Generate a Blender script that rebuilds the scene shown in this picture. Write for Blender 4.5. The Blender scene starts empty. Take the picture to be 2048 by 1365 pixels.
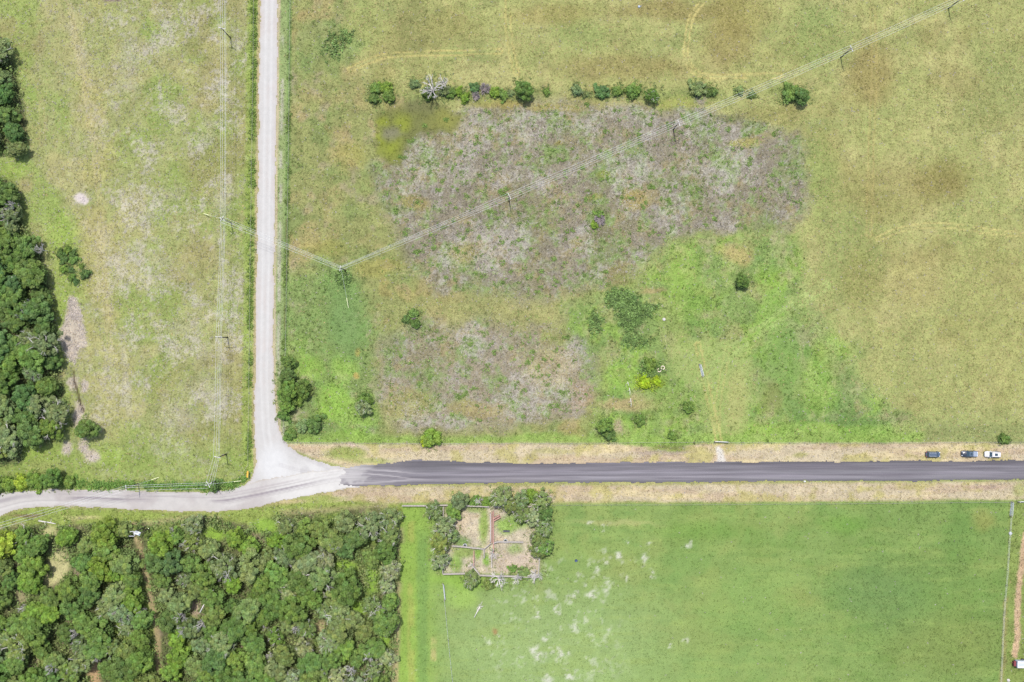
import bpy, bmesh, math, random
import numpy as np
from mathutils import Vector, Matrix

random.seed(7)
RS = np.random.RandomState(11)
S = 0.155          # metres of ground per photograph pixel
H = 290.0          # height of the camera over the ground
CX, CY = 1024.0, 682.5

# ---------------------------------------------------------------- camera, sky, sun, exposure
scene = bpy.context.scene
cd = bpy.data.cameras.new('camera'); cam = bpy.data.objects.new('camera', cd)
scene.collection.objects.link(cam); scene.camera = cam
cam.location = (0, 0, H); cam.rotation_euler = (0, 0, 0)
cd.sensor_width = 36.0; cd.lens = 36.0 * (H / S) / 2048.0
cd.clip_start = 1.0; cd.clip_end = 12000.0

SUN_EL, SUN_DIR = math.radians(69), Vector((0.16, -1.0))     # shadows fall down the picture, a little right
world = bpy.data.worlds.new("World"); scene.world = world; world.use_nodes = True
wn = world.node_tree.nodes; wl = world.node_tree.links
bg = wn['Background']
sky = wn.new('ShaderNodeTexSky'); sky.sky_type = 'NISHITA'; sky.sun_disc = False
sky.sun_elevation = SUN_EL
to_sun = -SUN_DIR.normalized()
sky.sun_rotation = math.atan2(to_sun.x, to_sun.y)
sky.air_density = 1.0; sky.dust_density = 2.5; sky.ozone_density = 1.0
wl.new(sky.outputs[0], bg.inputs[0]); bg.inputs[1].default_value = 0.15
sd = bpy.data.lights.new('sun', 'SUN'); sd.energy = 3.2; sd.angle = math.radians(1.2); sd.color = (1.0, 0.965, 0.91)
sun = bpy.data.objects.new('sun', sd); scene.collection.objects.link(sun)
ldir = Vector((SUN_DIR.normalized().x * math.cos(SUN_EL), SUN_DIR.normalized().y * math.cos(SUN_EL), -math.sin(SUN_EL)))
sun.rotation_euler = ldir.to_track_quat('-Z', 'Y').to_euler(); sun.location = (0, 0, 100)
scene.view_settings.view_transform = 'Standard'; scene.view_settings.look = 'None'
scene.view_settings.exposure = 0.90; scene.view_settings.gamma = 1.0
scene.view_settings.use_curve_mapping = False
K = 2.4            # picture value of a sunlit surface of albedo 1

# ---------------------------------------------------------------- helpers
COL = scene.collection
def W(px, py, z=0.0):
    f = (H - z) / H
    return Vector(((px - CX) * S * f, (CY - py) * S * f, z))
def lin(c):
    c = np.asarray(c, float) / 255.0
    return np.where(c <= 0.04045, c / 12.92, ((c + 0.055) / 1.055) ** 2.4)
def alb(r, g, b, k=None): return lin((r, g, b)) / (k or K)

def link(name, me, parent=None, mat=None):
    o = bpy.data.objects.new(name, me); COL.objects.link(o)
    if parent: o.parent = parent
    if mat and me is not None and not me.materials: me.materials.append(mat)
    return o
def tag(o, label=None, cat=None, group=None, kind=None):
    if label: o['label'] = label
    if cat: o['category'] = cat
    if group: o['group'] = group
    if kind: o['kind'] = kind
    return o
def thing(name, label, cat, loc=(0, 0, 0), rz=0.0, group=None):
    o = bpy.data.objects.new(name, None); COL.objects.link(o)
    o.location = loc; o.rotation_euler = (0, 0, rz); o.empty_display_size = 0.3
    return tag(o, label, cat, group)
def copy_tree(o, parent=None):
    c = o.copy(); COL.objects.link(c); c.parent = parent
    for ch in o.children: copy_tree(ch, c)
    return c

def mesh_np(name, verts, faces, nper, cols=None, smooth=False):
    """verts (n,3); faces flat index array; nper verts per face"""
    me = bpy.data.meshes.new(name)
    verts = np.asarray(verts, np.float32); faces = np.asarray(faces, np.int32).ravel()
    nf = len(faces) // nper
    me.vertices.add(len(verts)); me.vertices.foreach_set('co', verts.ravel())
    me.loops.add(len(faces)); me.loops.foreach_set('vertex_index', faces)
    me.polygons.add(nf)
    me.polygons.foreach_set('loop_start', np.arange(nf, dtype=np.int32) * nper)
    me.polygons.foreach_set('loop_total', np.full(nf, nper, np.int32))
    if smooth: me.polygons.foreach_set('use_smooth', np.ones(nf, bool))
    if cols is not None:
        for an, c in cols.items():
            a = me.attributes.new(an, 'FLOAT_COLOR', 'POINT')
            c4 = np.ones((len(verts), 4), np.float32); c4[:, :c.shape[1]] = c
            a.data.foreach_set('color', c4.ravel())
    me.update(); me.validate()
    return me

class MB:
    """collects boxes, bars and tubes into one mesh"""
    def __init__(s): s.v = []; s.f = []
    def add(s, vs, fs):
        n = len(s.v); s.v += [tuple(v) for v in vs]; s.f += [tuple(i + n for i in f) for f in fs]; return s
    def box(s, x0, x1, y0, y1, z0, z1):
        return s.add([(x0,y0,z0),(x1,y0,z0),(x1,y1,z0),(x0,y1,z0),(x0,y0,z1),(x1,y0,z1),(x1,y1,z1),(x0,y1,z1)],
                     [(3,2,1,0),(4,5,6,7),(0,1,5,4),(1,2,6,5),(2,3,7,6),(3,0,4,7)])
    def bar(s, a, b, w, h):
        a = Vector(a); b = Vector(b); d = (b - a).normalized()
        up = Vector((0,0,1)) if abs(d.z) < 0.95 else Vector((1,0,0))
        sx = d.cross(up).normalized() * w / 2; sy = sx.cross(d).normalized() * h / 2
        return s.add([a-sx-sy,a+sx-sy,a+sx+sy,a-sx+sy,b-sx-sy,b+sx-sy,b+sx+sy,b-sx+sy],
                     [(0,1,2,3),(7,6,5,4),(0,4,5,1),(1,5,6,2),(2,6,7,3),(3,7,4,0)])
    def tube(s, a, b, r0, r1=None, n=6, caps=True):
        r1 = r0 if r1 is None else r1
        a = Vector(a); b = Vector(b); d = (b - a)
        if d.length < 1e-5: return s
        d.normalize(); up = Vector((0,0,1)) if abs(d.z) < 0.95 else Vector((1,0,0))
        u = d.cross(up).normalized(); v = u.cross(d)
        vs = []
        for c, r in ((a, r0), (b, r1)):
            for i in range(n):
                t = 2*math.pi*i/n; vs.append(c + u*math.cos(t)*r + v*math.sin(t)*r)
        fs = [(i, (i+1) % n, n+(i+1) % n, n+i) for i in range(n)]
        if caps: fs += [tuple(range(n-1,-1,-1)), tuple(range(n, 2*n))]
        return s.add(vs, fs)
    def path(s, pts, r, n=4):
        for a, b in zip(pts[:-1], pts[1:]): s.tube(a, b, r, r, n, True)
        return s
    def lathe(s, prof, n=20, cx=0, cy=0):
        m = len(prof); vs = []; fs = []
        for r, z in prof:
            for i in range(n):
                t = 2*math.pi*i/n; vs.append((cx+r*math.cos(t), cy+r*math.sin(t), z))
        for j in range(m-1):
            for i in range(n): fs.append((j*n+i, j*n+(i+1) % n, (j+1)*n+(i+1) % n, (j+1)*n+i))
        return s.add(vs, fs)
    def mesh(s, name, mat=None, smooth=False):
        me = bpy.data.meshes.new(name); me.from_pydata(s.v, [], s.f); me.update()
        if smooth: me.polygons.foreach_set('use_smooth', [True]*len(me.polygons))
        if mat: me.materials.append(mat)
        return me
    def build(s, name, mat, parent=None, smooth=False, bevel=0.0):
        o = link(name, s.mesh(name, mat, smooth), parent)
        if bevel:
            b = o.modifiers.new('bevel', 'BEVEL'); b.width = bevel; b.segments = 2; b.limit_method = 'ANGLE'
        return o

# ---- numpy noise
_tab = RS.rand(64, 256, 256).astype(np.float32)
def vnoise(x, y, seed):
    t = _tab[seed % 64]
    ix = np.floor(x).astype(np.int64); iy = np.floor(y).astype(np.int64)
    fx = (x - ix).astype(np.float32); fy = (y - iy).astype(np.float32)
    fx = fx*fx*(3-2*fx); fy = fy*fy*(3-2*fy)
    a = t[ix & 255, iy & 255]; b = t[(ix+1) & 255, iy & 255]; c = t[ix & 255, (iy+1) & 255]; d = t[(ix+1) & 255, (iy+1) & 255]
    return (a*(1-fx)+b*fx)*(1-fy)+(c*(1-fx)+d*fx)*fy
def fbm(x, y, scale, seed, octv=4, gain=0.55):
    """0..1, mean .5; scale is the size of the largest feature in photo pixels"""
    s = 0; amp = 1; tot = 0; f = 1.0/scale
    ca, sa = math.cos(0.6), math.sin(0.6)
    for k in range(octv):
        xr = (x*ca - y*sa)*f + 17.3*k + seed*3.1; yr = (x*sa + y*ca)*f + 9.1*k + seed*7.7
        s = s + amp*vnoise(xr, yr, seed+k); tot += amp; amp *= gain; f *= 2.03
    return s/tot
def sst(v, a, b):
    t = np.clip((v-a)/(b-a), 0, 1); return t*t*(3-2*t)
def poly_sd(x, y, pts):
    """signed distance in photo pixels, negative inside"""
    d = np.full(x.shape, 1e9, np.float32); ins = np.zeros(x.shape, bool)
    n = len(pts)
    for i in range(n):
        x0, y0 = pts[i]; x1, y1 = pts[(i+1) % n]
        dx, dy = x1-x0, y1-y0
        t = np.clip(((x-x0)*dx+(y-y0)*dy)/(dx*dx+dy*dy+1e-9), 0, 1)
        d = np.minimum(d, np.hypot(x-x0-t*dx, y-y0-t*dy))
        if y0 != y1:
            cnd = (y0 > y) != (y1 > y)
            ins ^= cnd & (x < (x1-x0)*(y-y0)/(y1-y0)+x0)
    return np.where(ins, -d, d)
def line_d(x, y, pts):
    d = np.full(x.shape, 1e9, np.float32)
    for (x0, y0), (x1, y1) in zip(pts[:-1], pts[1:]):
        dx, dy = x1-x0, y1-y0
        t = np.clip(((x-x0)*dx+(y-y0)*dy)/(dx*dx+dy*dy+1e-9), 0, 1)
        d = np.minimum(d, np.hypot(x-x0-t*dx, y-y0-t*dy))
    return d
def smooth_line(pts, n=8):
    out = []
    P = [pts[0]] + list(pts) + [pts[-1]]
    for i in range(1, len(P)-2):
        p0, p1, p2, p3 = [np.array(P[j], float) for j in (i-1, i, i+1, i+2)]
        for k in range(n):
            t = k/n
            out.append(tuple(0.5*((2*p1)+(-p0+p2)*t+(2*p0-5*p1+4*p2-p3)*t*t+(-p0+3*p1-3*p2+p3)*t**3)))
    out.append(tuple(pts[-1])); return out

# ---------------------------------------------------------------- outlines of the place (photo pixels on the ground)
N_ROAD = [(520,-400),(520,0),(517,170),(515,340),(512,600),(509,760),(508,860),(511,930),(500,958),(486,972),(520,990),(640,985),
          (690,968),(700,936),(660,928),(610,912),(575,890),(560,862),(551,800),(547,700),(549,560),(553,300),(557,0),(557,-400)]
W_ROAD = [(-400,1130),(-150,1010),(-60,997),(0,984),(50,979),(110,977),(180,979),(250,981),(330,983),(400,984),(450,981),(486,971),(520,960),
          (640,940),(700,935),(720,975),(690,979),(640,988),(560,1005),(512,1015),(470,1023),(420,1026),(350,1023),(250,1019),
          (150,1014),(90,1015),(50,1018),(25,1024),(0,1035),(-60,1060),(-150,1100),(-400,1220)]
ASPHALT = [(683,938),(700,933),(730,929),(780,925),(830,919),(900,921),(1024,926),(1300,924),(1536,923),(1800,921),(2048,920),(2600,917),
           (2600,958),(2048,961),(1800,963),(1536,964),(1300,966),(1024,967),(900,969),(800,972),(720,972),(676,971),(683,962),(676,952),(690,946)]
WEST_WOOD_A = [(-260,40),(0,75),(20,88),(28,140),(42,190),(50,250),(52,290),(36,312),(0,305),(-260,320)]
WEST_WOOD_B = [(-260,330),(0,352),(32,372),(38,400),(36,430),(58,470),(80,500),(92,560),(106,630),(114,700),(126,760),(134,830),(116,876),(58,886),(40,900),(44,926),(0,930),(-260,930)]
SOUTH_WOOD = [(-260,1100),(-40,1078),(20,1056),(90,1050),(110,1062),(140,1050),(210,1052),(250,1044),(300,1052),(340,1044),(420,1036),(500,1050),(560,1030),(640,1026),(720,1020),(795,1012),
              (800,1100),(792,1200),(790,1290),(782,1365),(778,1480),(-260,1480)]
TRACK = [(268,1050),(276,1090),(287,1130),(297,1180),(305,1215),(314,1250),(316,1300),(318,1365),(322,1480)]
GLADES = [(118,1130,20,30),(100,1160,12,12),(690,1130,22,10),(430,1067,22,12),(530,1052,26,14),(388,1215,14,16),(715,1215,14,14),(188,1345,12,30),(42,1195,12,22),(745,1160,12,26),(100,1066,14,12),(770,1275,12,18),(640,1255,12,12)]

# ---------------------------------------------------------------- ground painter: returns base colour (albedo) and texture masks
BROWN = [(835,240),(900,222),(960,212),(1180,205),(1300,212),(1420,222),(1500,250),(1605,262),(1612,420),(1560,462),(1400,458),(1330,480),(1290,530),(1230,575),(1100,600),(1000,596),(900,590),(825,550),(795,450),(750,400),(745,335),(800,300)]
BROWN2 = [(760,690),(850,650),(1000,640),(1140,655),(1185,700),(1195,780),(1150,835),(950,850),(800,852),(748,800),(770,740)]
GREEN = [(1335,490),(1400,468),(1590,466),(1606,540),(1575,610),(1680,680),(1745,790),(1830,835),(1820,895),(1185,895),(1205,720),(1130,640),(1120,620),(1240,580),(1290,540)]
TRACKS = [  # wheel pairs: centre line, half gap, colour, width, strength
    ([(700,140),(740,122),(780,110),(850,108),(920,106),(1000,103)], 4.5, (205,192,120), 1.3, .8),
    ([(1016,0),(1017,60),(1022,100),(1033,145)], 5, (205,192,120), 1.3, .7),
    ([(1410,0),(1385,30),(1375,70),(1372,110),(1385,140),(1415,153),(1480,153),(1560,152)], 4.2, (208,194,124), 1.4, .8),
    ([(1757,478),(1800,460),(1850,452),(1900,452),(1970,462),(2060,472),(2300,500)], 4.4, (200,190,122), 1.3, .8),
    ([(1745,20),(1748,150),(1742,300),(1738,470)], 5, (190,172,110), 1.6, .4),
    ([(1395,690),(1410,760),(1426,830),(1438,884)], 5, (200,190,120), 1.7, .7),
    ([(1455,700),(1440,780),(1434,830),(1436,884)], 5, (195,188,120), 1.5, .5),
    ([(1400,760),(1480,690),(1530,655),(1580,618),(1650,572)], 7, (168,186,112), 4, .6),
    ([(770,530),(800,542),(835,548)], 4, (190,180,130), 1.2, .5),
    ([(137,0),(148,60),(170,180),(184,280),(196,380),(204,480),(214,640),(222,700)], 3.4, (196,184,134), 1.5, .55),
    ([(30,115),(80,190),(82,300)], 4, (196,180,124), 1.2, .3),
    ([(246,700),(254,780),(260,840)], 3, (196,190,160), 2.5, .5),
    ([(1540,245),(1600,222),(1640,218)], 6, (178,172,110), 2, .5),
]
WHITE_SPOTS = [(1240,1115,9),(1215,1122,7),(1286,1115,9),(1288,1130,6),(1217,1172,9),(1193,1190,8),(1180,1190,7),(1146,1192,8),(1248,1158,7),(1306,1152,8),
               (1259,1085,5),(1297,1092,4),(1205,1100,5),(1108,1218,7),(1115,1226,6),(1074,1232,5),(1149,1255,7),(1092,1275,8),(1128,1310,9),(1125,1320,9),(1080,1315,10),
               (1222,1257,6),(1370,1280,6),(1343,1289,5),(1130,1340,8),(1095,1360,12),(973,1281,5),(985,1280,5),(994,1272,5),(1180,1045,6),(1210,1054,7),(1376,1090,7),
               (1070,1300,8),(1110,1295,8),(1140,1355,8),(833,1343,4),(1160,1120,3),(1197,1133,5),(1166,1170,5),(990,1310,5)]
def paint(x, y, detail=True):
    n = x.shape
    C = np.zeros(n+(3,), np.float32); T = np.zeros(n+(4,), np.float32)     # T: pale flecks, green weeds, straw streaks, grain
    n1 = fbm(x, y, 150, 1); n2 = fbm(x, y, 60, 5); n3 = fbm(x, y, 26, 9, 3); n4 = fbm(x, y, 11, 13, 3); n5 = fbm(x, y, 320, 17, 3)
    nA = fbm(x, y, 80, 21); nB = fbm(x, y, 45, 25); nC = fbm(x*2.2, y*.8, 40, 31); n6 = fbm(x, y, 6.5, 29, 2)
    wx = x + (nA-.5)*40 + (n4-.5)*14; wy = y + (nB-.5)*40 + (n3-.5)*14
    def mix(c, m, t=None):
        m = np.clip(m, 0, 1)[..., None]
        C[:] = C*(1-m) + (lin(c)/K).astype(np.float32)*m
        if t is not None: T[:] = T*(1-m) + np.array(t, np.float32)*m
    def blob(cx, cy, rx, ry, c, st=1.0, soft=.5, t=None, warp=1.0):
        d = np.hypot((x+(wx-x)*warp*.6-cx)/rx, (y+(wy-y)*warp*.6-cy)/ry)
        mix(c, st*(1-sst(d, 1-soft, 1+soft)), t)
    def area(pts, c, st=1.0, soft=8, t=None, warp=1.0):
        d = poly_sd(x+(wx-x)*warp, y+(wy-y)*warp, pts)
        mix(c, st*(1-sst(d, -soft, soft)), t)
    # C north and east hay field is the base of everything
    mix((168,171,106), np.ones(n), (0.08,0.03,.85,.85))
    mix((150,160,98), sst(n1, .50, .70)*.75); mix((188,183,122), sst(n2, .48, .70)*.7); mix((150,142,86), sst(nA, .56, .74)*.5)
    mix((146,158,92), sst(nB, .55, .75)*.45)
    for b in ((1250,136,130,24,(146,130,80),.55),(1340,24,120,20,(142,126,76),.6),(1455,85,50,50,(146,130,78),.6),(1740,150,50,60,(150,128,78),.55),(1765,385,110,56,(146,138,82),.5),
              (1880,360,60,40,(138,126,70),.6),(1640,70,60,70,(136,156,86),.6),(1160,70,70,30,(136,152,86),.6),(1990,180,70,90,(142,152,90),.5),(1915,165,60,30,(150,140,86),.4),
              (830,60,26,80,(132,134,80),.6),(720,60,60,50,(150,160,92),.5),(1640,350,40,80,(140,156,86),.6),(1700,520,60,120,(146,158,92),.6),(1990,640,90,160,(164,166,100),.6),
              (1830,560,60,60,(176,166,108),.6),(1720,560,40,60,(148,146,84),.6),(1480,30,60,40,(150,138,78),.5),(900,60,60,40,(146,140,82),.4),(1100,30,80,20,(150,138,78),.5)):
        blob(b[0], b[1], b[2], b[3], b[4], b[5])
    mix((150,163,98), sst(y, 780, 870)*(x > 1600)*.6)
    # E the weedy western part of the block
    E = [(578,-300),(690,-300),(680,60),(720,150),(800,190),(850,210),(870,300),(900,560),(1130,640),(1300,760),(1300,900),(560,900),(552,700),(562,300)]
    area(E, (154,158,98), 1, 14, (.14,.35,.1,.9))
    em = 1-sst(poly_sd(wx, wy, E), -14, 14)
    mix((178,164,112), em*sst(n2, .5, .68)*.7*(1-sst(y, 520, 640))); mix((134,150,88), em*sst(nB, .5, .7)*.7); mix((170,156,132), em*sst(n3, .56, .72)*.5)
    mix((174,156,96), em*sst(n3+nA-.5, .60, .76)*.45)
    area([(620,30),(690,60),(740,80),(690,130),(650,110),(600,160),(590,90)], (134,156,92), .6, 10, (.2,.6,0,1))
    area([(552,560),(640,520),(740,580),(760,660),(745,760),(760,860),(760,888),(556,888)], (136,160,92), .85, 24, (.1,.8,.1,1), 1.4); mm_ = em*sst(y, 560, 640)*(1-sst(x, 745, 775)); mix((158,158,112), mm_*sst(nB*.5+n3*.5, .52, .66)*.7); mix((112,144,80), mm_*sst(n4*.6+nA*.4, .5, .64)*.6); mix((168,158,128), mm_*sst(n4*.5+n3*.5, .58, .68)*.6)
    mix((150,183,86), em*sst(n2, .50, .66)*sst(y, 640, 720)*(1-sst(x, 740, 770))*.8)
    for b in ((690,735,26,26),(665,800,30,40),(630,740,20,20),(700,870,40,10)): blob(*b, (154,190,82), .6)
    blob(718,700,6,10,(196,160,84),.8,.3); blob(714,752,6,8,(190,160,90),.7,.3)
    for b in ((760,535,60,16),(700,310,30,30),(655,500,36,20),(870,555,40,30)): blob(*b, (168,160,86), .5)
    # D brown weed squares
    for P, c in ((BROWN,(150,141,120)),(BROWN2,(162,151,127))):
        area(P, c, 1, 22, (.42,.5,.1,1), 1.3)
        m = 1-sst(poly_sd(wx, wy, P), -10, 10)
        mix((162,153,140), m*sst(n2, .47, .66)*.5); mix((146,140,106), m*sst(nA, .5, .7)*.7); mix((164,150,104), m*sst(n3, .56, .7)*.55)
        mix((146,154,104), m*sst(nB, .5, .7)*.7); mix((128,150,88), m*sst(n4*.6+nB*.4, .5, .64)*.75); mix((188,182,172), m*sst(n2*.4+n6*.6, .54, .66)*.5); T[..., 0] += m*sst(n2, .5, .66)*.4
    # yellow green patch in the corner of the block
    area([(752,222),(800,215),(860,205),(905,222),(930,232),(905,270),(850,262),(828,290),(810,318),(780,325),(758,300)], (122,126,70), .95, 10, (0,.1,0,.4), .8)
    for b in ((770,238,12,9),(788,290,22,22),(812,240,16,14),(895,240,26,18),(762,270,7,20)): blob(*b, (148,158,58) if b[0] != 895 else (154,154,80), .8, .9, None, 1.6)
    blob(785,262,20,12,(140,136,114),.7,.8); blob(845,214,34,14,(122,122,84),.6)
    for b in ((1275,397,25,22,(164,148,86)),(1210,357,14,9,(138,150,62)),(1190,398,18,8,(150,150,80)),(1150,482,14,8,(150,142,76)),(1120,290,10,6,(160,148,80)),(1485,150,6,6,(160,150,90)),
              (1240,560,30,22,(144,128,80)),(830,405,26,18,(158,146,88)),(925,510,28,20,(158,150,90)),(1000,205,60,10,(166,152,84)),(1110,215,60,8,(164,154,84)),(1350,205,60,14,(160,166,84)),
              (1540,230,70,18,(150,148,88)),(1480,285,30,10,(172,164,92)),(1100,735,60,40,(176,162,124)),(810,810,50,30,(162,158,96)),(1110,670,30,24,(150,152,88)),(1440,235,30,8,(120,124,80)),
              (1165,790,28,24,(172,150,118)),(950,820,60,16,(170,156,104))): blob(*b[:4], b[4], .75, .4)
    for b in ((860,190,50,16),(950,190,60,18),(1050,188,50,12),(765,190,32,24),(1290,188,120,10),(1410,190,40,16),(1580,190,40,14)): blob(*b, (138,152,88), .65, .6, (.05,.5,0,1))
    blob(1400,200,8,12,(160,150,140),.8,.5)
    # straw band between the brown squares
    area([(840,600),(960,600),(1180,595),(1170,640),(1000,640),(920,640),(860,650)], (166,162,106), .7, 22, (.15,.35,.5,.9), 1.4)
    area([(1120,612),(1200,600),(1290,600),(1340,660),(1320,700),(1180,712),(1140,660)], (128,156,88), .8, 10, (.1,.8,0,1))
    # F green area
    area(GREEN, (140,163,92), 1, 26, (.1,.7,.1,1), 1.5)
    m = 1-sst(poly_sd(wx, wy, GREEN), -22, 14)
    mix((153,186,80), m*sst(n2*.6+n3*.4, .47, .60)*.7); mix((118,150,78), m*sst(nA, .52, .7)*.8); mix((172,172,112), m*sst(nB, .54, .7)*.7); mix((160,152,116), m*sst(n3, .54, .7)*.5); mix((112,142,80), m*sst(n4*.6+nA*.4, .5, .64)*.6); mix((168,172,116), m*sst(n4*.5+nC*.5, .54, .66)*.5); mix((176,162,130), m*sst(n3*.5+nC*.5, .6, .7)*.5)
    for b in ((1368,530,30,40),(1380,600,40,40),(1640,770,40,60),(1600,858,90,14),(1500,860,60,12),(1540,560,30,30),(1230,760,30,30),(1720,860,90,14),(1250,850,60,20),(1660,700,30,30),(1350,560,18,40)):
        blob(*b, (153,188,80), .45)
    blob(1475,512,28,14,(194,178,118),.8); blob(1440,500,12,10,(180,180,100),.5); blob(1560,640,60,60,(140,170,90),.5)
    blob(1562,742,50,76,(128,160,84),.75,.6,(0,.3,.1,.5),1.2); blob(1538,800,24,26,(138,146,84),.8,.6)
    
    area([(1340,690),(1400,680),(1490,690),(1500,760),(1500,850),(1480,884),(1405,884),(1400,780),(1340,740)], (162,178,104), .85, 14, (.05,.2,.5,.6))
    blob(1470,800,20,60,(178,176,112),.6); blob(1345,650,30,60,(160,172,100),.5); blob(1300,580,26,8,(180,152,112),.6)
    blob(1250,600,26,22,(96,132,76),.8,.4,(0,1,0,1)); blob(1262,640,26,26,(98,134,70),.8,.5,(0,1,0,1))
    blob(1295,762,28,18,(150,184,48),.8,.4,(0,.9,0,1)); blob(1300,735,26,14,(104,142,64),.7,.4)
    blob(1260,810,60,12,(186,164,120),.75); blob(1340,790,60,50,(140,162,90),.6); blob(1236,858,8,18,(184,166,140),.8,.4,None,.3)
    area([(1600,560),(1660,680),(1740,790),(1700,800),(1640,690)], (160,170,112), .5, 14)
    blob(690,642,36,60,(124,154,90),.85,.6,(0,.3,0,.5),1.2); blob(700,690,26,30,(126,154,90),.6)
    blob(680,570,40,30,(122,152,86),.6,.5,(0,.9,0,1))
    # strip along the northern fence
    area([(560,868),(900,872),(1400,868),(1850,868),(1850,893),(1400,893),(900,893),(600,890),(560,888)], (150,178,88), .8, 7, (.02,.6,0,1), .4)
    area([(1850,850),(2500,850),(2500,893),(1850,893)], (148,156,98), .7, 12, (.1,.3,0,.9), .4)
    # A west field
    WF = [(-3000,-3000),(520,-3000),(510,940),(480,985),(-3000,985)]
    area(WF, (161,167,104), 1, 3, (.38,.08,.45,.85), 0)
    m = (1-sst(poly_sd(x, y, WF), -3, 3))
    mix((146,164,86), m*sst(n2, .48, .66)*.8); mix((186,176,124), m*sst(nA, .5, .68)*.5); mix((176,170,126), m*sst(nC, .52, .72)*.4)
    mix((152,140,92), m*sst(n1, .56, .72)*.45)
    T[..., 0] += m*sst(nB, .48, .66)*.5*sst(x, 120, 260); mix((198,190,174), m*sst(x, 60, 240)*sst(nB*.35+n3*.15+n6*.5, .56, .66)*.6)
    mix((190,175,118), m*sst(x, 120, 180)*(1-sst(x, 200, 260))*sst(n2, .4, .6)*.5)
    g = m*(1-sst(x-(nA-.5)*160-(n2-.5)*80, 40+y*.10, 90+y*.13))*sst(n2, .34, .5); mix((150,172,88), g*.7)
    g = m*sst(y, 820, 930); mix((146,166,84), g*.6, (.1,.3,.1,.9))
    for b in ((130,595,34,70),(120,480,30,60),(215,915,30,24),(20,340,40,18),(50,905,60,20)): blob(*b, (152,178,78), .6)
    for b in ((350,835,36,34),(410,770,40,30),(375,830,20,20),(430,790,30,16),(285,500,12,16),(320,520,24,12),(350,650,24,16),(385,655,18,14),(300,570,10,16),(260,120,24,50),(250,175,26,10),
              (415,245,14,10),(405,275,24,14),(215,470,10,16),(340,385,20,14),(170,110,10,14),(150,55,10,10),(340,700,20,8),(400,700,18,14),(410,925,16,8),(255,755,6,20),(230,215,8,8),(440,400,20,20)):
        blob(*b, (180,174,146), .35, .7, (.9,.0,.3,1), 1.5)
    area([(140,590),(152,596),(162,630),(178,690),(160,700),(150,730),(138,720),(118,680),(126,650)], (206,190,172), .95, 4, (1.0,.1,0,.9), .35)
    for b in ((158,828,12,22),(145,770,10,14),(168,775,8,10),(185,915,16,14),(132,900,10,12),(170,895,12,16)): blob(*b, (204,188,170), .9, .4, (1.0,.1,0,.9), 1.0)
    blob(162,398,10,11,(222,210,204),.95,.4,(0,0,0,.3),1.0); blob(168,404,6,7,(222,210,204),.9,.4,None,1.0)
    blob(225,0,20,4,(140,120,120),.8,.3,None,.2)
    ld = line_d(x+(n4-.5)*5, y, [(144,745),(149,770),(158,800),(166,824)]); mix((74,60,44), (1-sst(ld, 1.2, 3.2))*.9, (0,0,0,.5))
    # strips beside the north-south road
    rl = np.interp(y, [-400,0,170,340,600,760,860,930], [520,520,517,515,512,509,508,511]); rr = np.interp(y, [-400,0,300,560,700,800,862], [557,557,553,549,547,551,560])
    up = (y < 950)
    mix((152,172,84), up*(1-sst(abs(x-rl+14), 8, 14))*.7, (0,.6,0,1))
    mix((192,174,136), up*(1-sst(abs(x-rl+1), 1.4, 3.6+n4*3))*.75, (0,0,.2,.6))
    up = (y < 870)
    mix((150,168,108), up*(1-sst(abs(x-rr-11), 11, 15))*.9, (.05,.2,0,.7)); mix((192,188,168), up*(1-sst(abs(x-rr-9), 1.5, 4.5))*sst(n2, .45, .56)*.8)
    mix((206,186,158), up*(1-sst(abs(x-rr-1), 1, 3.5))*.8); mix((108,142,74), up*(1-sst(abs(x-rr-23), 3, 6))*.6, (0,1,0,1))
    mix((120,100,60), (y > 440)*(y < 660)*(1-sst(abs(x-rr-22), .6, 2))*.5)
    # G verges of the asphalt road
    for P in ([(566,886),(700,888),(1200,888),(1330,898),(1400,889),(2700,885),(2700,928),(700,940),(600,905)], [(560,1004),(640,990),(700,976),(2700,958),(2700,996),(2048,998),(1500,1003),(1100,1003),(800,1004),(620,1008)]):
        area(P, (207,192,160), 1, 3.5, (.25,0,.45,.8), .18)
        m = 1-sst(poly_sd(x, y+(n4-.5)*4, P), -2, 4)
        st = fbm(x*.12, y*1.3, 16, 41, 3); mix((222,204,156), m*sst(st, .5, .68)*.7); mix((196,174,146), m*sst(fbm(x*.1, y, 14, 45, 3), .52, .66)*.7); mix((186,178,110), m*sst(n3*.6+fbm(x*.25, y, 22, 47, 3)*.4, .52, .64)*.75)
    for b in ((690,908,40,13,(154,168,86),.9),(735,922,50,6,(160,172,96),.7),(1600,912,16,5,(176,176,100),.7),(1105,903,40,6,(186,182,116),.6),(1965,893,40,3,(180,180,110),.6),(800,893,40,3,(184,180,104),.6),(1335,897,40,7,(142,160,76),.9),
              (700,892,8,5,(222,200,178),.9),(590,894,34,4,(206,182,146),.8),(1325,905,60,4,(176,160,148),.6),(1340,893,30,4,(120,124,74),.7),(640,998,50,6,(152,168,86),.8),(1960,975,50,4,(186,160,142),.6),(2040,980,14,14,(158,166,92),.7)):
        blob(*b[:5], b[5], .4, None, .4)
    area([(1432,896),(1437,892),(1446,900),(1452,922),(1458,928),(1434,926),(1436,912)], (226,220,208), .95, 1.8, (0,0,0,.4), .12)
    # H south-east meadow
    SE = [(800,1008),(1104,1008),(1400,1007),(2000,1002),(2700,996),(3000,4000),(780,4000)]
    area(SE, (138,163,90), 1, 3, (.03,.02,0,.38), .1)
    m = 1-sst(poly_sd(x, y, SE), -3, 3)
    mix((122,150,74), m*sst(n1, .48, .66)*.55); mix((156,168,96), m*sst(n2, .54, .72)*.45); mix((126,162,84), m*sst(nA, .52, .68)*.4)
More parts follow.
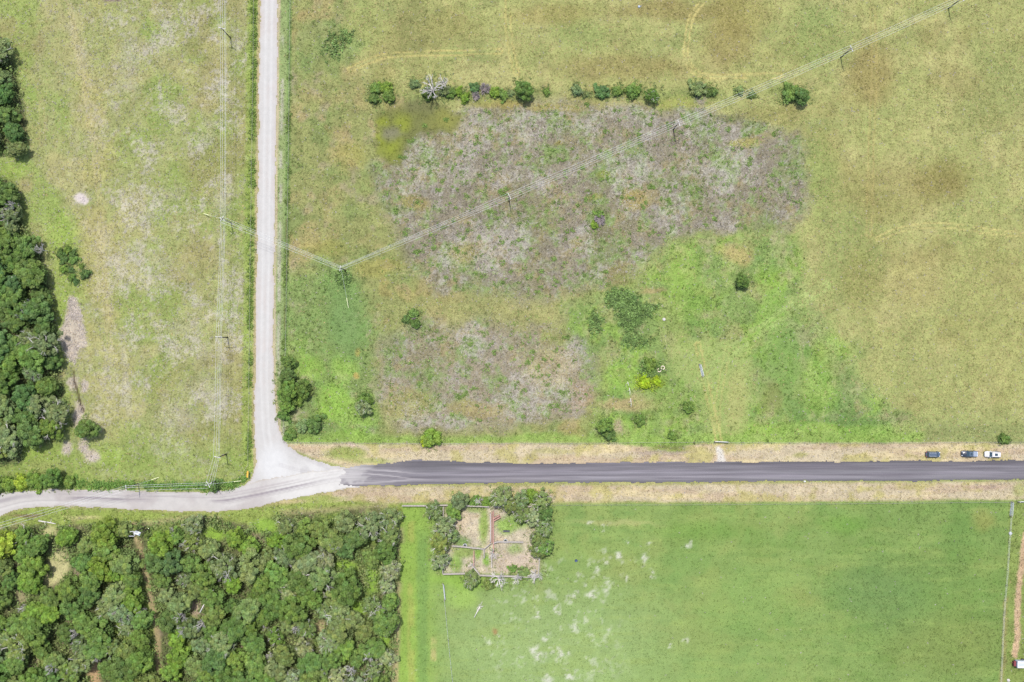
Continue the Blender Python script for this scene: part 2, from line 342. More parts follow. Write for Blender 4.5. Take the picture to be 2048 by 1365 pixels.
    mix((150,158,88), m*sst(fbm(x*.3, y, 46, 51, 3), .54, .7)*.4); mix((116,152,80), m*sst(nB, .58, .74)*.4)
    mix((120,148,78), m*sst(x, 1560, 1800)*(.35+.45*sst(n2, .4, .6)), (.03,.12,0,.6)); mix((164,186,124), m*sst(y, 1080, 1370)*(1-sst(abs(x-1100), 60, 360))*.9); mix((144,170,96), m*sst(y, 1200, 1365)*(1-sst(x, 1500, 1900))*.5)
    mix((112,144,70), m*sst(fbm(x*.5, y*1.4, 22, 53, 3)*.6+n4*.4, .52, .64)*sst(x, 1300, 1700)*.5); mix((156,176,98), m*sst(fbm(x*.25, y*1.5, 20, 57, 3), .54, .66)*.35)
    mix((152,184,80), m*(1-sst(x, 830, 900))*.75, (0,.15,0,.5)); mix((112,150,86), m*(1-sst(abs(x-845-(n3-.5)*10), 6, 16))*sst(y, 1040, 1090)*.5); mix((176,180,96), m*(1-sst(abs(x-822-(n3-.5)*8), 3, 10))*sst(n2, .42, .56)*.6)
    mix((196,184,122), m*(1-sst(abs(x-867), 3, 8))*sst(n3, .42, .56)*sst(y, 1230, 1260)*.75)
    for b in ((920,1195,28,24,(164,196,96),.7),(940,1165,80,14,(148,186,74),.7),(985,1258,5,6,(178,140,96),.8),(1230,1050,80,5,(182,182,120),.6),(1900,1290,120,60,(140,150,82),.4),(1780,1200,80,60,(116,148,84),.5),
              (1500,1210,90,60,(138,170,90),.4),(1400,1060,90,16,(118,156,70),.5),(1690,1050,40,16,(112,154,66),.6),(1740,1180,80,40,(114,144,82),.5),(1920,1080,40,40,(110,146,74),.5),(1960,1040,20,20,(172,162,92),.4)):
        blob(*b[:5], b[5], .6)
    for cx, cy, r in WHITE_SPOTS:
        sel = (abs(x-cx) < 26) & (abs(y-cy) < 26)
        if sel.any():
            d = np.hypot((x+(n4-.5)*22+(n3-.5)*14-cx)/1.25, y+(vnoise(x*.16, y*.16, 3)-.5)*16-cy)/r
            mm = sel*(1-sst(d, .0, 1.4))*.8*sst(n4*.4+n6*.6, .40, .60); mix((224,222,206), mm)
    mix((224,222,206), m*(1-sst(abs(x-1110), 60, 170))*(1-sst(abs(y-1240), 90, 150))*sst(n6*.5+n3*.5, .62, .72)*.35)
    # far east strip and sandy track
    FE = [(2018,1002),(2700,996),(2700,1500),(1996,1500),(2004,1365)]
    area(FE, (140,156,84), .9, 4, (.1,.4,.1,1), .1)
    ld = line_d(x+(n4-.5)*6, y, [(2060,1040),(2047,1090),(2043,1130),(2036,1180),(2035,1270),(2030,1312)]); mix((206,176,142), (1-sst(ld, 4, 7.5))*.95, (.1,0,0,1)); 
    ld = line_d(x+(n4-.5)*8, y, [(2012,1200),(2008,1300),(2002,1400)]); mix((168,152,104), (1-sst(ld, 1, 7))*.6)
    # corral
    CR = [(888,1012),(1078,1012),(1078,1150),(888,1146)]
    area(CR, (205,194,168), 1, 3, (.2,.15,.2,.9), .15)
    for b in ((925,1045,16,26,(206,186,156),.7),(945,1060,16,18,(208,194,166),.8),(968,1050,9,40,(146,172,80),.9),(925,1086,16,10,(118,152,78),.9),(930,1105,26,12,(146,168,86),.9),(912,1128,14,18,(148,180,88),.95),
              (959,1107,6,12,(148,180,88),1),(975,1120,6,12,(132,176,64),.9),(1012,1052,22,18,(148,180,88),.95),(1040,1040,26,20,(148,180,88),.9),(950,1020,20,8,(150,172,90),.8),(1030,1100,16,12,(140,166,88),.8),
              (1050,1125,30,20,(206,188,168),.8),(1010,1125,20,24,(204,186,164),.7),(1000,1080,10,8,(208,188,160),.7),(950,1036,12,6,(206,186,156),.6),(905,1020,18,14,(150,160,92),.7),(1040,1150,20,5,(150,160,90),.6)):
        blob(*b[:5], b[5], .45, None, .45)
    # grass between the bend road and the wood, then the wood floors
    area([(-600,1100),(0,1036),(60,1016),(250,1021),(420,1028),(500,1018),(640,1002),(805,1008),(805,1050),(0,1090),(-600,1200)], (152,168,86), 1, 4, (.1,.5,.1,1), .2)
    mix((176,160,128), (1-sst(poly_sd(x, y, SOUTH_WOOD), 0, 16))*sst(poly_sd(x, y, SOUTH_WOOD), -14, 0)*sst(n2, .46, .56)*.7)
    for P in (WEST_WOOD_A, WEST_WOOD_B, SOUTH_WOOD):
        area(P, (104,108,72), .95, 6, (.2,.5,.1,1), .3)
    sw = 1-sst(poly_sd(x, y, SOUTH_WOOD), -10, 6)
    mix((150,136,112), sw*sst(n3, .56, .68)*.8); mix((140,168,70), sw*sst(n2, .56, .66)*.6)
    for cx, cy, rx, ry in GLADES:
        c = {118:(206,200,146),100:(200,196,140),388:(188,168,144),188:(190,160,120),42:(168,160,120),745:(140,176,70),640:(188,172,130)}.get(cx, (148,184,72))
        blob(cx, cy, rx*1.1, ry*1.1, c, .9, .4, (.2,.2,0,1), .5)
    ld = line_d(x+(n3-.5)*10, y, TRACK); mix((180,162,122), (1-sst(ld, 3, 9))*.9, (.1,.1,.3,1)); mix((150,176,76), (1-sst(line_d(x+12, y, TRACK), 2, 8))*sst(n3, .5, .6)*.7)
    blob(165,1036,34,4,(206,200,140),.8,.4,None,.3); blob(55,1032,34,3,(140,116,90),.8,.4,None,.3)
    # wheel pairs pressed in the grass
    for pts, gap, c, w, st in TRACKS:
        p = smooth_line(pts, 6); a = np.array(p)
        x0, y0 = a.min(0)-20; x1, y1 = a.max(0)+20
        sel = (x > x0) & (x < x1) & (y > y0) & (y < y1)
        if not sel.any(): continue
        xs = x[sel]; ys = y[sel]; ld = line_d(xs, ys, p)
        mm = np.zeros(n, np.float32); mm[sel] = (1-sst(abs(ld-gap), w*.6, w*1.8))*st*sst(vnoise(xs*.05, ys*.05, 8)+.25, .35, .6); mix(c, mm)
    # grain in the colour itself
    gr = (n4-.5)*T[..., 3]*.55 + (n3-.5)*.12
    C *= (1+gr)[..., None]
    C[:] = np.clip(C, .01, .8)
    return C, np.clip(T, 0, 1.6)

# ---------------------------------------------------------------- node helper
class NT:
    def __init__(s, name):
        s.m = bpy.data.materials.new(name); s.m.use_nodes = True; s.t = s.m.node_tree; s.n = s.t.nodes; s.b = s.n['Principled BSDF']
        s.b.inputs['Roughness'].default_value = .9; s.b.inputs['Specular IOR Level'].default_value = .15
    def _set(s, sock, v):
        if hasattr(v, 'links'): s.t.links.new(v, sock)
        elif v is not None: sock.default_value = v
    def math(s, op, a, b=None, c=None, clamp=False):
        n = s.n.new('ShaderNodeMath'); n.operation = op; n.use_clamp = clamp
        s._set(n.inputs[0], a)
        if b is not None: s._set(n.inputs[1], b)
        if c is not None: s._set(n.inputs[2], c)
        return n.outputs[0]
    def attr(s, name, typ='GEOMETRY'):
        n = s.n.new('ShaderNodeAttribute'); n.attribute_name = name; n.attribute_type = typ; return n
    def noise(s, scale, detail=3, vec=None, rough=.6, dist=0.0):
        n = s.n.new('ShaderNodeTexNoise'); n.inputs['Scale'].default_value = scale; n.inputs['Detail'].default_value = detail
        n.inputs['Roughness'].default_value = rough; n.inputs['Distortion'].default_value = dist
        s.t.links.new(vec or s.pos(), n.inputs['Vector']); return n.outputs['Fac']
    def pos(s):
        if not hasattr(s, '_p'): s._p = s.n.new('ShaderNodeNewGeometry').outputs['Position']
        return s._p
    def mapv(s, scale, rot=0.0):
        n = s.n.new('ShaderNodeMapping'); n.inputs['Scale'].default_value = scale; n.inputs['Rotation'].default_value = (0, 0, rot)
        s.t.links.new(s.pos(), n.inputs['Vector']); return n.outputs[0]
    def objv(s):
        n = s.n.new('ShaderNodeTexCoord'); return n.outputs['Object']
    def rng(s, v, a, b, c, d, smooth=False):
        n = s.n.new('ShaderNodeMapRange'); n.interpolation_type = 'SMOOTHSTEP' if smooth else 'LINEAR'
        s._set(n.inputs[0], v)
        for i, q in enumerate((a, b, c, d)): s._set(n.inputs[1+i], q)
        return n.outputs[0]
    def mix(s, f, a, b, mode='MIX'):
        n = s.n.new('ShaderNodeMix'); n.data_type = 'RGBA'; n.blend_type = mode
        s._set(n.inputs[0], f)
        for i, v in ((6, a), (7, b)):
            if isinstance(v, (tuple, list, np.ndarray)): v = (float(v[0]), float(v[1]), float(v[2]), 1)
            s._set(n.inputs[i], v)
        return n.outputs[2]
    def grey(s, v):
        n = s.n.new('ShaderNodeCombineColor')
        for i in range(3): s.t.links.new(v, n.inputs[i])
        return n.outputs[0]
    def out(s, col=None, bump=None, bs=.5, bd=.1):
        if col is not None:
            if isinstance(col, (tuple, list, np.ndarray)): s.b.inputs['Base Color'].default_value = (float(col[0]), float(col[1]), float(col[2]), 1)
            else: s.t.links.new(col, s.b.inputs['Base Color'])
        if bump is not None:
            n = s.n.new('ShaderNodeBump'); n.inputs['Strength'].default_value = bs; n.inputs['Distance'].default_value = bd
            s.t.links.new(bump, n.inputs['Height']); s.t.links.new(n.outputs[0], s.b.inputs['Normal'])
        return s.m
def plain(name, col, rough=.8, metal=0.0, var=.25, scale=3.0, spec=.3):
    t = NT(name); t.b.inputs['Roughness'].default_value = rough; t.b.inputs['Metallic'].default_value = metal; t.b.inputs['Specular IOR Level'].default_value = spec
    nz = t.noise(scale, 4, t.objv()); v = t.rng(nz, .25, .75, 1-var, 1+var)
    return t.out(t.mix(1.0, col, t.grey(v), 'MULTIPLY'), nz, .3, .02)

def ground_mat():
    t = NT('field_ground')
    c = t.attr('Col').outputs['Color']; ta = t.attr('Tex'); sp = t.n.new('ShaderNodeSeparateColor'); t.t.links.new(ta.outputs['Color'], sp.inputs[0])
    fleck, weed, straw = sp.outputs; grain = ta.outputs['Alpha']
    n1 = t.noise(2.6, 4, rough=.75); n2 = t.noise(1.1, 3, rough=.6, dist=.5)
    amp = t.math('MULTIPLY', t.math('MULTIPLY', grain, 2.3), t.rng(t.noise(.09, 3), .35, .65, .45, 1.3))
    g = t.math('MINIMUM', t.math('MAXIMUM', t.math('ADD', t.math('MULTIPLY', t.math('SUBTRACT', n1, .48), amp), 1.0), .80), 1.45)
    col = t.mix(1.0, c, t.grey(g), 'MULTIPLY')
    # straw: short pale streaks in two directions
    s1 = t.noise(1.0, 2, t.mapv((4.2, .9, 1), .5)); s2 = t.noise(1.0, 2, t.mapv((.9, 3.6, 1), .35))
    sm = t.math('MULTIPLY', t.rng(t.math('MAXIMUM', s1, s2), .58, .74, 0, .5, True), straw)
    col = t.mix(sm, col, alb(222, 208, 150))
    # greener patches between the tufts
    gm = t.math('MULTIPLY', t.rng(t.noise(.9, 4, rough=.7, dist=.8), .52, .64, 0, .6, True), t.math('MINIMUM', t.math('ADD', weed, .12), 1))
    col = t.mix(gm, col, t.mix(1.0, c, (.70, .98, .55), 'MULTIPLY'))
    # pale dead stalks
    fl = t.noise(1.7, 5, rough=.8, dist=1.2); fm = t.rng(t.math('ADD', fl, t.math('MULTIPLY', fleck, .17)), .64, .74, 0, .75, True)
    fm = t.math('MULTIPLY', fm, t.math('MINIMUM', t.math('MULTIPLY', fleck, 3), 1))
    col = t.mix(fm, col, alb(210, 204, 186))
    h = t.math('ADD', t.noise(3.2, 3, rough=.7), t.math('MULTIPLY', n2, 1.2))
    return t.out(col, h, .55, .16)
def leaf_mat(name, spec=.25, trans=.42, rough=.55):
    t = NT(name); t.b.inputs['Roughness'].default_value = rough; t.b.inputs['Specular IOR Level'].default_value = spec
    a = t.attr('Col').outputs['Color']; oi = t.n.new('ShaderNodeObjectInfo')
    col = t.mix(1.0, a, oi.outputs['Color'], 'MULTIPLY')
    v = t.rng(t.noise(.9, 2), .3, .7, .82, 1.18); col = t.mix(1.0, col, t.grey(v), 'MULTIPLY')
    t.t.links.new(col, t.b.inputs['Base Color'])
    tr = t.n.new('ShaderNodeBsdfTranslucent'); t.t.links.new(col, tr.inputs[0])
    ms = t.n.new('ShaderNodeMixShader'); ms.inputs[0].default_value = trans
    t.t.links.new(t.b.outputs[0], ms.inputs[1]); t.t.links.new(tr.outputs[0], ms.inputs[2])
    t.t.links.new(ms.outputs[0], t.n['Material Output'].inputs[0]); return t.m
GROUND = ground_mat(); LEAF = leaf_mat('leaves'); GRASS = leaf_mat('grass_blades', .1, .3, .8)
BARK = plain('bark', (.13,.11,.09), .95, var=.35, scale=4)
DEADWOOD = plain('bleached_dead_wood', (.42,.395,.37), .95, var=.25, scale=3)
PURPLEWOOD = plain('brown_dead_twigs', (.225,.19,.19), .95, var=.25, scale=3)
POLE = plain('creosoted_pole_wood', (.06,.05,.04), .9, var=.3)
ARM = plain('weathered_crossarm', (.4,.39,.37), .8, var=.1)
ALU = plain('aluminium_wire', (.52,.53,.52), .45, .3, var=.05)
STEEL = plain('galvanised_steel', (.38,.40,.42), .5, .4, var=.15)
FWOOD = plain('weathered_fence_timber', (.27,.245,.22), .9, var=.3)
RWOOD = plain('red_brown_chute_boards', (.30,.17,.14), .9, var=.25)
WHITE = plain('white_paint', (.38,.38,.38), .5, var=.05)
DARK = plain('dark_rubber', (.03,.03,.035), .85, var=.2)

# ---------------------------------------------------------------- ground sheet
far_x = [-6000,-3000,-1500,-800,-480,-320,-260,-230]; gx0, gx1, gy0, gy1, gs = -196., 196., -140., 140., .5
xs = np.array(far_x + list(np.arange(gx0, gx1+.01, gs)) + [-v for v in far_x[::-1]])
far_y = [-6000,-3000,-1500,-800,-480,-320,-220,-170]
ys = np.array(far_y + list(np.arange(gy0, gy1+.01, gs)) + [-v for v in far_y[::-1]])
X, Y = np.meshgrid(xs, ys, indexing='xy')
PX = (X/S+CX).astype(np.float32); PY = (CY-Y/S).astype(np.float32)
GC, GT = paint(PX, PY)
roadd = np.minimum(np.minimum(poly_sd(PX, PY, N_ROAD), poly_sd(PX, PY, W_ROAD)), poly_sd(PX, PY, ASPHALT))
flat = sst(roadd, 4, 40)*(1-sst(np.abs(X), 190, 230))*(1-sst(np.abs(Y), 136, 165))
Z = flat*((fbm(PX, PY, 90, 33, 3)-.5)*.5 + (fbm(PX, PY, 14, 37, 3)-.5)*.42*np.clip(GT[..., 3], .3, 1))
ditch = 1-sst(line_d(PX, PY, [(144,745),(149,770),(158,800),(166,824)]), 1, 6); Z -= ditch*.7
def zat(x, y):
    """height of the ground sheet at world x, y (arrays)"""
    i = np.clip(((np.asarray(x)-gx0)/gs).astype(int), 0, len(xs)-2*len(far_x)-1)+len(far_x)
    j = np.clip(((np.asarray(y)-gy0)/gs).astype(int), 0, len(ys)-2*len(far_y)-1)+len(far_y)
    return Z[j, i]
def cat_(x, y):
    i = np.clip(((np.asarray(x)-gx0)/gs).astype(int), 0, len(xs)-2*len(far_x)-1)+len(far_x)
    j = np.clip(((np.asarray(y)-gy0)/gs).astype(int), 0, len(ys)-2*len(far_y)-1)+len(far_y)
    return GC[j, i], GT[j, i], roadd[j, i]
ny, nx = X.shape
idx = np.arange(ny*nx).reshape(ny, nx)
F = np.stack([idx[:-1,:-1], idx[:-1,1:], idx[1:,1:], idx[1:,:-1]], -1)
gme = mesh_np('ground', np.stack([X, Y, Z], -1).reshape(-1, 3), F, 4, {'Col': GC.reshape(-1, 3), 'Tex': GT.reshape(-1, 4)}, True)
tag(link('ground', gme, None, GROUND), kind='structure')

# ---------------------------------------------------------------- roads: sheets a few centimetres above the ground with ragged edges
def sheet(name, P, z, colfn, mat, res=.33, rag=3.0, seed=50):
    a = np.array(P); x0, y0 = np.maximum(a.min(0), (-260,-260)); x1, y1 = np.minimum(a.max(0), (2320,1500))
    xs_ = np.arange(x0-4, x1+4, res/S); ys_ = np.arange(y0-4, y1+4, res/S)
    x, y = np.meshgrid(xs_, ys_)
    x = x.astype(np.float32); y = y.astype(np.float32)
    w = (fbm(x, y, 12, seed, 3)-.5)*rag*2 + (fbm(x, y, 60, seed+3, 2)-.5)*rag
    d = poly_sd(x, y, P) + w
    keep = d < 0
    fm = keep[:-1,:-1] & keep[:-1,1:] & keep[1:,1:] & keep[1:,:-1]
    idn = np.arange(x.size).reshape(x.shape)
    f = np.stack([idn[1:,:-1], idn[1:,1:], idn[:-1,1:], idn[:-1,:-1]], -1)[fm]
    used = np.unique(f); rm = np.zeros(x.size, np.int64); rm[used] = np.arange(len(used)); f = rm[f]
    xf = x.ravel()[used]; yf = y.ravel()[used]
    inner = sst(-d.ravel()[used], 0, 3)
    jit = (1-inner)[:, None]*(RS.rand(len(used), 2)-.5)*1.6
    xj = xf+jit[:, 0]; yj = yf+jit[:, 1]
    C = colfn(xf, yf, -d.ravel()[used])
    V = np.stack([(xj-CX)*S, (CY-yj)*S, np.full(len(xf), z)+inner*.02], -1)
    o = link(name, mesh_np(name, V, f, 4, {'Col': C.astype(np.float32)}, True), None, mat)
    return tag(o, kind='structure')
def mixc(C, c, m): return C*(1-np.clip(m, 0, 1)[:, None]) + (lin(c)/K)*np.clip(m, 0, 1)[:, None]
def gravel_col(x, y, d):
    C = np.tile(lin((211,208,203))/K, (len(x), 1))
    n2 = fbm(x, y, 50, 61, 4)
    C = mixc(C, (214,206,200), sst(n2, .45, .7)*.6)
    cx = np.interp(y, [-400,0,300,560,760,860,950], [538.5,538.5,534.5,531,528,532,545])
    for off, st in ((-12,.5),(0,.45),(12,.5)): C = mixc(C, (204,194,186), (1-sst(abs(x-cx-off-(fbm(x*0, y, 120, 62, 2)-.5)*4), 1.2, 5))*st*.55*(y < 900)*sst(n2, .3, .7))
    for off, st in ((-6.5, .6), (-3.5, .3), (4, .3), (6.5, .6)): C = mixc(C, (224,222,217), (1-sst(abs(x-cx-off), .6, 2.6))*st*(y < 900))
    C = mixc(C, (204,188,176), (1-sst(d, 1, 6))*.55)
    C = mixc(C, (229,228,225), (1-sst(np.hypot((x-548)/34, (y-930)/44), .4, 1.3))*.85); C = mixc(C, (230,228,224), (1-sst(np.hypot((x-620)/70, (y-950)/30), .4, 1.3))*.6)
    for pts in ([(700,950),(640,962),(580,975),(520,984)],[(700,960),(640,972),(560,986),(500,992)],[(690,940),(640,930),(590,905),(562,880)],[(700,946),(620,945),(560,930)]):
        ld = line_d(x, y, smooth_line(pts)); C = mixc(C, (190,186,184), (1-sst(abs(ld-2), .6, 2.2))*.35)
    gsp = fbm(x, y, 40, 71, 4); C = mixc(C, (196,192,190), (x > 600)*sst(gsp, .52, .66)*.5)
    return C*(1+(fbm(x, y, 6, 66, 2)-.5)*.10)[:, None]
def west_col(x, y, d):
    C = np.tile(lin((198,191,186))/K, (len(x), 1))
    C = mixc(C, (213,209,203), sst(fbm(x, y, 60, 63, 3), .45, .65)*.7)
    C = mixc(C, (226,223,217), sst(x, 500, 600))
    cl = smooth_line([(-260,1105),(-60,1030),(0,1012),(60,998),(150,996),(300,1001),(420,1004),(480,998),(560,980),(640,964),(720,950)])
    ld = line_d(x, y, cl)
    sg = np.sign(y - np.interp(x, [p[0] for p in cl], [p[1] for p in cl]))*ld
    for off, w, c, st in ((-2, 1.6, (150,140,146), .8), (-9, 1.2, (176,168,168), .5), (8, 2.5, (224,220,214), .5), (5, 1.2, (184,178,176), .5), (-14, 1.5, (184,174,174), .5), (1.5, 1.2, (172,164,166), .5)):
        C = mixc(C, c, (1-sst(abs(sg-off-(fbm(x, y, 80, 67, 2)-.5)*5), w*.5, w*1.7))*st*sst(fbm(x*.5, y, 70, 68+int(off) % 3, 3), .38, .55)*(1-sst(x, 560, 680)*.5))
    C = mixc(C, (158,150,154), (1-sst(abs(sg+7-(x-40)*.04), 1, 7))*(1-sst(x, 0, 130))*.6)
    C = mixc(C, (198,186,168), (1-sst(d, .5, 4))*.6)
    return C*(1+(fbm(x, y, 6, 66, 2)-.5)*.12)[:, None]
def asph_col(x, y, d):
    C = np.tile(lin((132,129,133))/K, (len(x), 1))
    ce = np.interp(x, [700,1024,2048,2600], [950,946.5,940.5,937.5]); v = y-ce
    vw = v + (fbm(x, y*.0, 200, 72, 3)-.5)*4
    C = mixc(C, (101,98,102), (1-sst(v+20, 2, 9))*.75); C = mixc(C, (108,104,108), sst(v, 15, 20)*.7)
    C = mixc(C, (158,153,158), (1-sst(abs(vw-11), 1.5, 5))*.75*(1-sst(x, 1500, 2000)*.5)); C = mixc(C, (150,145,152), (1-sst(abs(vw-2), 1, 3.4))*.55*(1-sst(x, 1200, 1700)*.5))
    C = mixc(C, (118,112,120), (1-sst(abs(vw-6.5), .6, 2.2))*.6); C = mixc(C, (120,113,122), (1-sst(abs(vw+4), .8, 3))*.4); C = mixc(C, (116,110,118), (1-sst(abs(vw+11), 1, 3.5))*.35)
    st = fbm(x*.03, y*1.0, 7, 74, 3); C = mixc(C, (156,150,158), sst(st, .56, .72)*.5); C = mixc(C, (112,106,114), sst(1-st, .56, .72)*.5)
    C = mixc(C, (168,163,164), (1-sst(x-(fbm(x, y, 20, 75, 3)-.5)*90, 690, 860))*.4); C = mixc(C, (216,212,208), sst(fbm(x*.35, y, 16, 77, 4)+.26*(1-sst(x, 680, 780)), .64, .76)*(1-sst(x, 700, 780))*.6)
    C = mixc(C, (214,210,206), (1-sst(x-(fbm(x*.4, y, 24, 79, 4)-.5)*50, 676, 702))*.85)
    for pts in ([(700,944),(740,948),(780,952),(830,958),(900,960)],[(720,938),(780,942),(820,946),(900,950)],[(700,968),(760,965),(830,960),(900,960)]):
        C = mixc(C, (206,200,200), (1-sst(line_d(x, y, smooth_line(pts)), .5, 2.0))*.55*(1-sst(x, 780, 890)))
    C = mixc(C, (88,82,84), (1-sst(d, .2, 1.6))*.5*sst(x, 730, 800))
    return C
def road_mat(name, amp, scale, rough=.95, stretch=None):
    t = NT(name); t.b.inputs['Roughness'].default_value = rough
    c = t.attr('Col').outputs['Color']; n = t.noise(scale, 5, rough=.75); g = t.rng(n, .25, .75, 1-amp, 1+amp)
    col = t.mix(1.0, c, t.grey(g), 'MULTIPLY')
    if stretch:
        s_ = t.noise(1.0, 4, t.mapv(stretch)); col = t.mix(1.0, col, t.grey(t.rng(s_, .3, .7, .80, 1.2)), 'MULTIPLY')
    return t.out(col, t.noise(6, 4), .4, .05)
GRAV = road_mat('crushed_limestone', .08, 5.0); ASPH = road_mat('worn_asphalt', .08, 7.0, .85, (.05, 2.2, 1))
sheet('gravel_road', N_ROAD, .05, gravel_col, GRAV, seed=50)
sheet('bend_road', W_ROAD, .08, west_col, GRAV, seed=54)
sheet('asphalt_road', ASPHALT, .12, asph_col, ASPH, rag=2.6, seed=58)

# ---------------------------------------------------------------- leaf and twig builders
def leafmesh(name, cen, nor, size, col, aspect=1.5):
    n = len(cen); nor = nor/np.linalg.norm(nor, axis=1, keepdims=True)
    r = RS.randn(n, 3); u = np.cross(nor, r); u /= np.linalg.norm(u, axis=1, keepdims=True)+1e-9; v = np.cross(nor, u)
    s = size[:, None]
    V = np.stack([cen-u*s*aspect*.5, cen+v*s*.42+u*s*.05, cen+u*s*aspect*.5, cen-v*s*.42-u*s*.05], 1).reshape(-1, 3)
    return mesh_np(name, V, np.arange(4*n), 4, {'Col': np.repeat(col, 4, 0)})
def crown_mesh(name, R, hgt, base, nl, nleaf, lsize, seed, lobe=(.22,.36), flatn=.5, squash=.62):
    """crown of leaf clumps: lobes on a dome of radius R from z=base to base+hgt"""
    r = np.random.RandomState(seed); C = []; N = []; SZ = []; CO = []
    ecc = 1+.25*(r.rand(2)-.5)
    for i in range(nl):
        a = r.rand()*2*math.pi; q = math.sqrt(r.rand()); q = q*(.82+.20*math.sin(a*2+seed)+.17*math.sin(a*3+seed*2)+.14*math.sin(a*5+seed*3))
        zz = math.sqrt(max(0, 1-q*q*.95))
        c = np.array([q*R*math.cos(a)*ecc[0]*.9, q*R*math.sin(a)*ecc[1]*.9, base+hgt*(.15+.62*zz*(.7+.45*r.rand()))])
        lr = R*(lobe[0]+(lobe[1]-lobe[0])*r.rand())
        k = int(nleaf/nl); d = r.randn(k, 3); d /= np.linalg.norm(d, axis=1, keepdims=True); d[:, 2] = np.abs(d[:, 2])*1.0-.25
        rad = lr*(.55+.5*r.rand(k, 1)**.6)
        p = c+d*rad*np.array([1, 1, squash*1.15]); C.append(p); N.append(d*(1-flatn)+np.array([0, 0, flatn])+r.randn(k, 3)*.38)
        SZ.append(lsize*(.6+.8*r.rand(k))); lt = .78+.5*r.rand()
        cc = np.array([1, 1, 1.])*lt*(.85+.3*r.rand(k, 1)); cc[:, 0] *= .92+.2*r.rand(); cc[:, 2] *= .75+.25*r.rand(); CO.append(cc)
    k = nleaf//6; a = r.rand(k)*2*math.pi; q = np.sqrt(r.rand(k))*R*.8
    C.append(np.stack([q*np.cos(a), q*np.sin(a), base+hgt*.4*r.rand(k)], -1)); N.append(r.randn(k, 3)*.6+[0, 0, .6]); SZ.append(lsize*(.8+.6*r.rand(k))); CO.append(np.ones((k, 3))*.85)
    return leafmesh(name, np.concatenate(C), np.concatenate(N), np.concatenate(SZ), np.concatenate(CO))
def twigs(seed, R, hgt, base, n0=7, lvl=3, r0=.10, droop=.0, split=3, n=3):
    """limbs that fork outward; returns MB"""
    r = random.Random(seed); mb = MB()
    def go(p, d, L, rad, l):
        q = p+d*L; m = p+d*L*.5+Vector((r.uniform(-1,1), r.uniform(-1,1), r.uniform(-1,1)))*L*.09
        mb.tube(p, m, rad, rad*.85, n, False); mb.tube(m, q, rad*.85, rad*.62, n, False)
        if l == 0: return
        for i in range(split):
            nd = (d+Vector((r.uniform(-1,1), r.uniform(-1,1), r.uniform(-.5,.6)))*.75).normalized()
            go(m.lerp(q, r.uniform(.2,1)), nd, L*r.uniform(.45,.8), rad*.6, l-1)
    for i in range(n0):
        a = 2*math.pi*(i+r.random())/n0; e = r.uniform(.25,.95)
        d = Vector((math.cos(a)*math.cos(e), math.sin(a)*math.cos(e), math.sin(e))).normalized()
        go(Vector((0, 0, base*r.uniform(.6,1.0))), d, R*r.uniform(.38,.55), r0, lvl)
    return mb
def trunk_mesh(name, h, r, seed, mat, lean=.12):
    rr = random.Random(seed); mb = MB(); p = Vector((0, 0, -.25)); k = 4
    for i in range(k):
        q = Vector((rr.uniform(-1,1)*lean*(i+1)/k*h*.25, rr.uniform(-1,1)*lean*(i+1)/k*h*.25, h*(i+1)/k))
        mb.tube(p, q, r*(1-.16*i)*(1.3 if i == 0 else 1), r*(1-.16*(i+1)), 7, i == 0); p = q
    for j in range(5):
        a = rr.random()*6.28; mb.tube(p*(.7+.06*j), p+Vector((math.cos(a)*h*.35, math.sin(a)*h*.35, h*.3)), r*.5, r*.18, 5, False)
    return mb.mesh(name, mat)

# unit prototypes (crown radius about 1 unit = scaled per tree)
DENSE = []; SPARSE = []; BARE = []; BUSH = []
for i in range(9):
    c = crown_mesh('crown', 4.0, 3.9, 2.8, 60, 6400, .29, 100+i, lobe=(.10,.21)); c.materials.append(LEAF)
    DENSE.append((c, trunk_mesh('trunk', 4.2, .22, 200+i, BARK)))
for i in range(5):
    c = crown_mesh('crown', 4.0, 3.4, 3.0, 60, 5000, .26, 130+i, lobe=(.09,.19), flatn=.45); c.materials.append(LEAF)
    SPARSE.append((c, trunk_mesh('trunk', 4.2, .22, 230+i, BARK), twigs(240+i, 4.4, 4, 4.7, 6, 3, .095, split=2).mesh('limbs', DEADWOOD)))
for i in range(5):
    BARE.append((twigs(260+i, 4.6, 4, 3.6, 8, 3, .23, split=3).mesh('limbs', DEADWOOD), trunk_mesh('trunk', 3.8, .24, 270+i, DEADWOOD)))
for i in range(6):
    c = crown_mesh('foliage', 2.0, 1.8, .1, 34, 2100, .22, 160+i, lobe=(.12,.28)); c.materials.append(LEAF)
    BUSH.append((c, twigs(280+i, 1.6, 1.4, .3, 6, 1, .045).mesh('stems', BARK)))
TINT = {   # leaf albedo of each kind of foliage
    'bright green': (0.163,0.261,0.046), 'deep green': (0.110,0.184,0.051), 'mid green': (0.137,0.221,0.055), 'olive green': (0.163,0.223,0.072),
    'grey-green': (0.170,0.231,0.102), 'pale grey-green': (0.231,0.284,0.146), 'yellow-green': (0.236,0.312,0.044), 'blue-green': (0.095,0.172,0.060), 'lime green': (0.270,0.378,0.026)}
def setc(o, kind):
    t = TINT[kind]; v = random.uniform(.88, 1.14)
    o.color = (t[0]*v*random.uniform(.93,1.08), t[1]*v, t[2]*v*random.uniform(.85,1.1), 1)
def put(root, px, py, z, sc, zs=1.0):
    p = W(px, py, z); root.location = (p.x, p.y, float(zat(p.x, p.y))-.05)
    root.rotation_euler = (0, 0, random.uniform(0, 6.28)); root.scale = (sc, sc*random.uniform(.88,1.12), sc*zs)
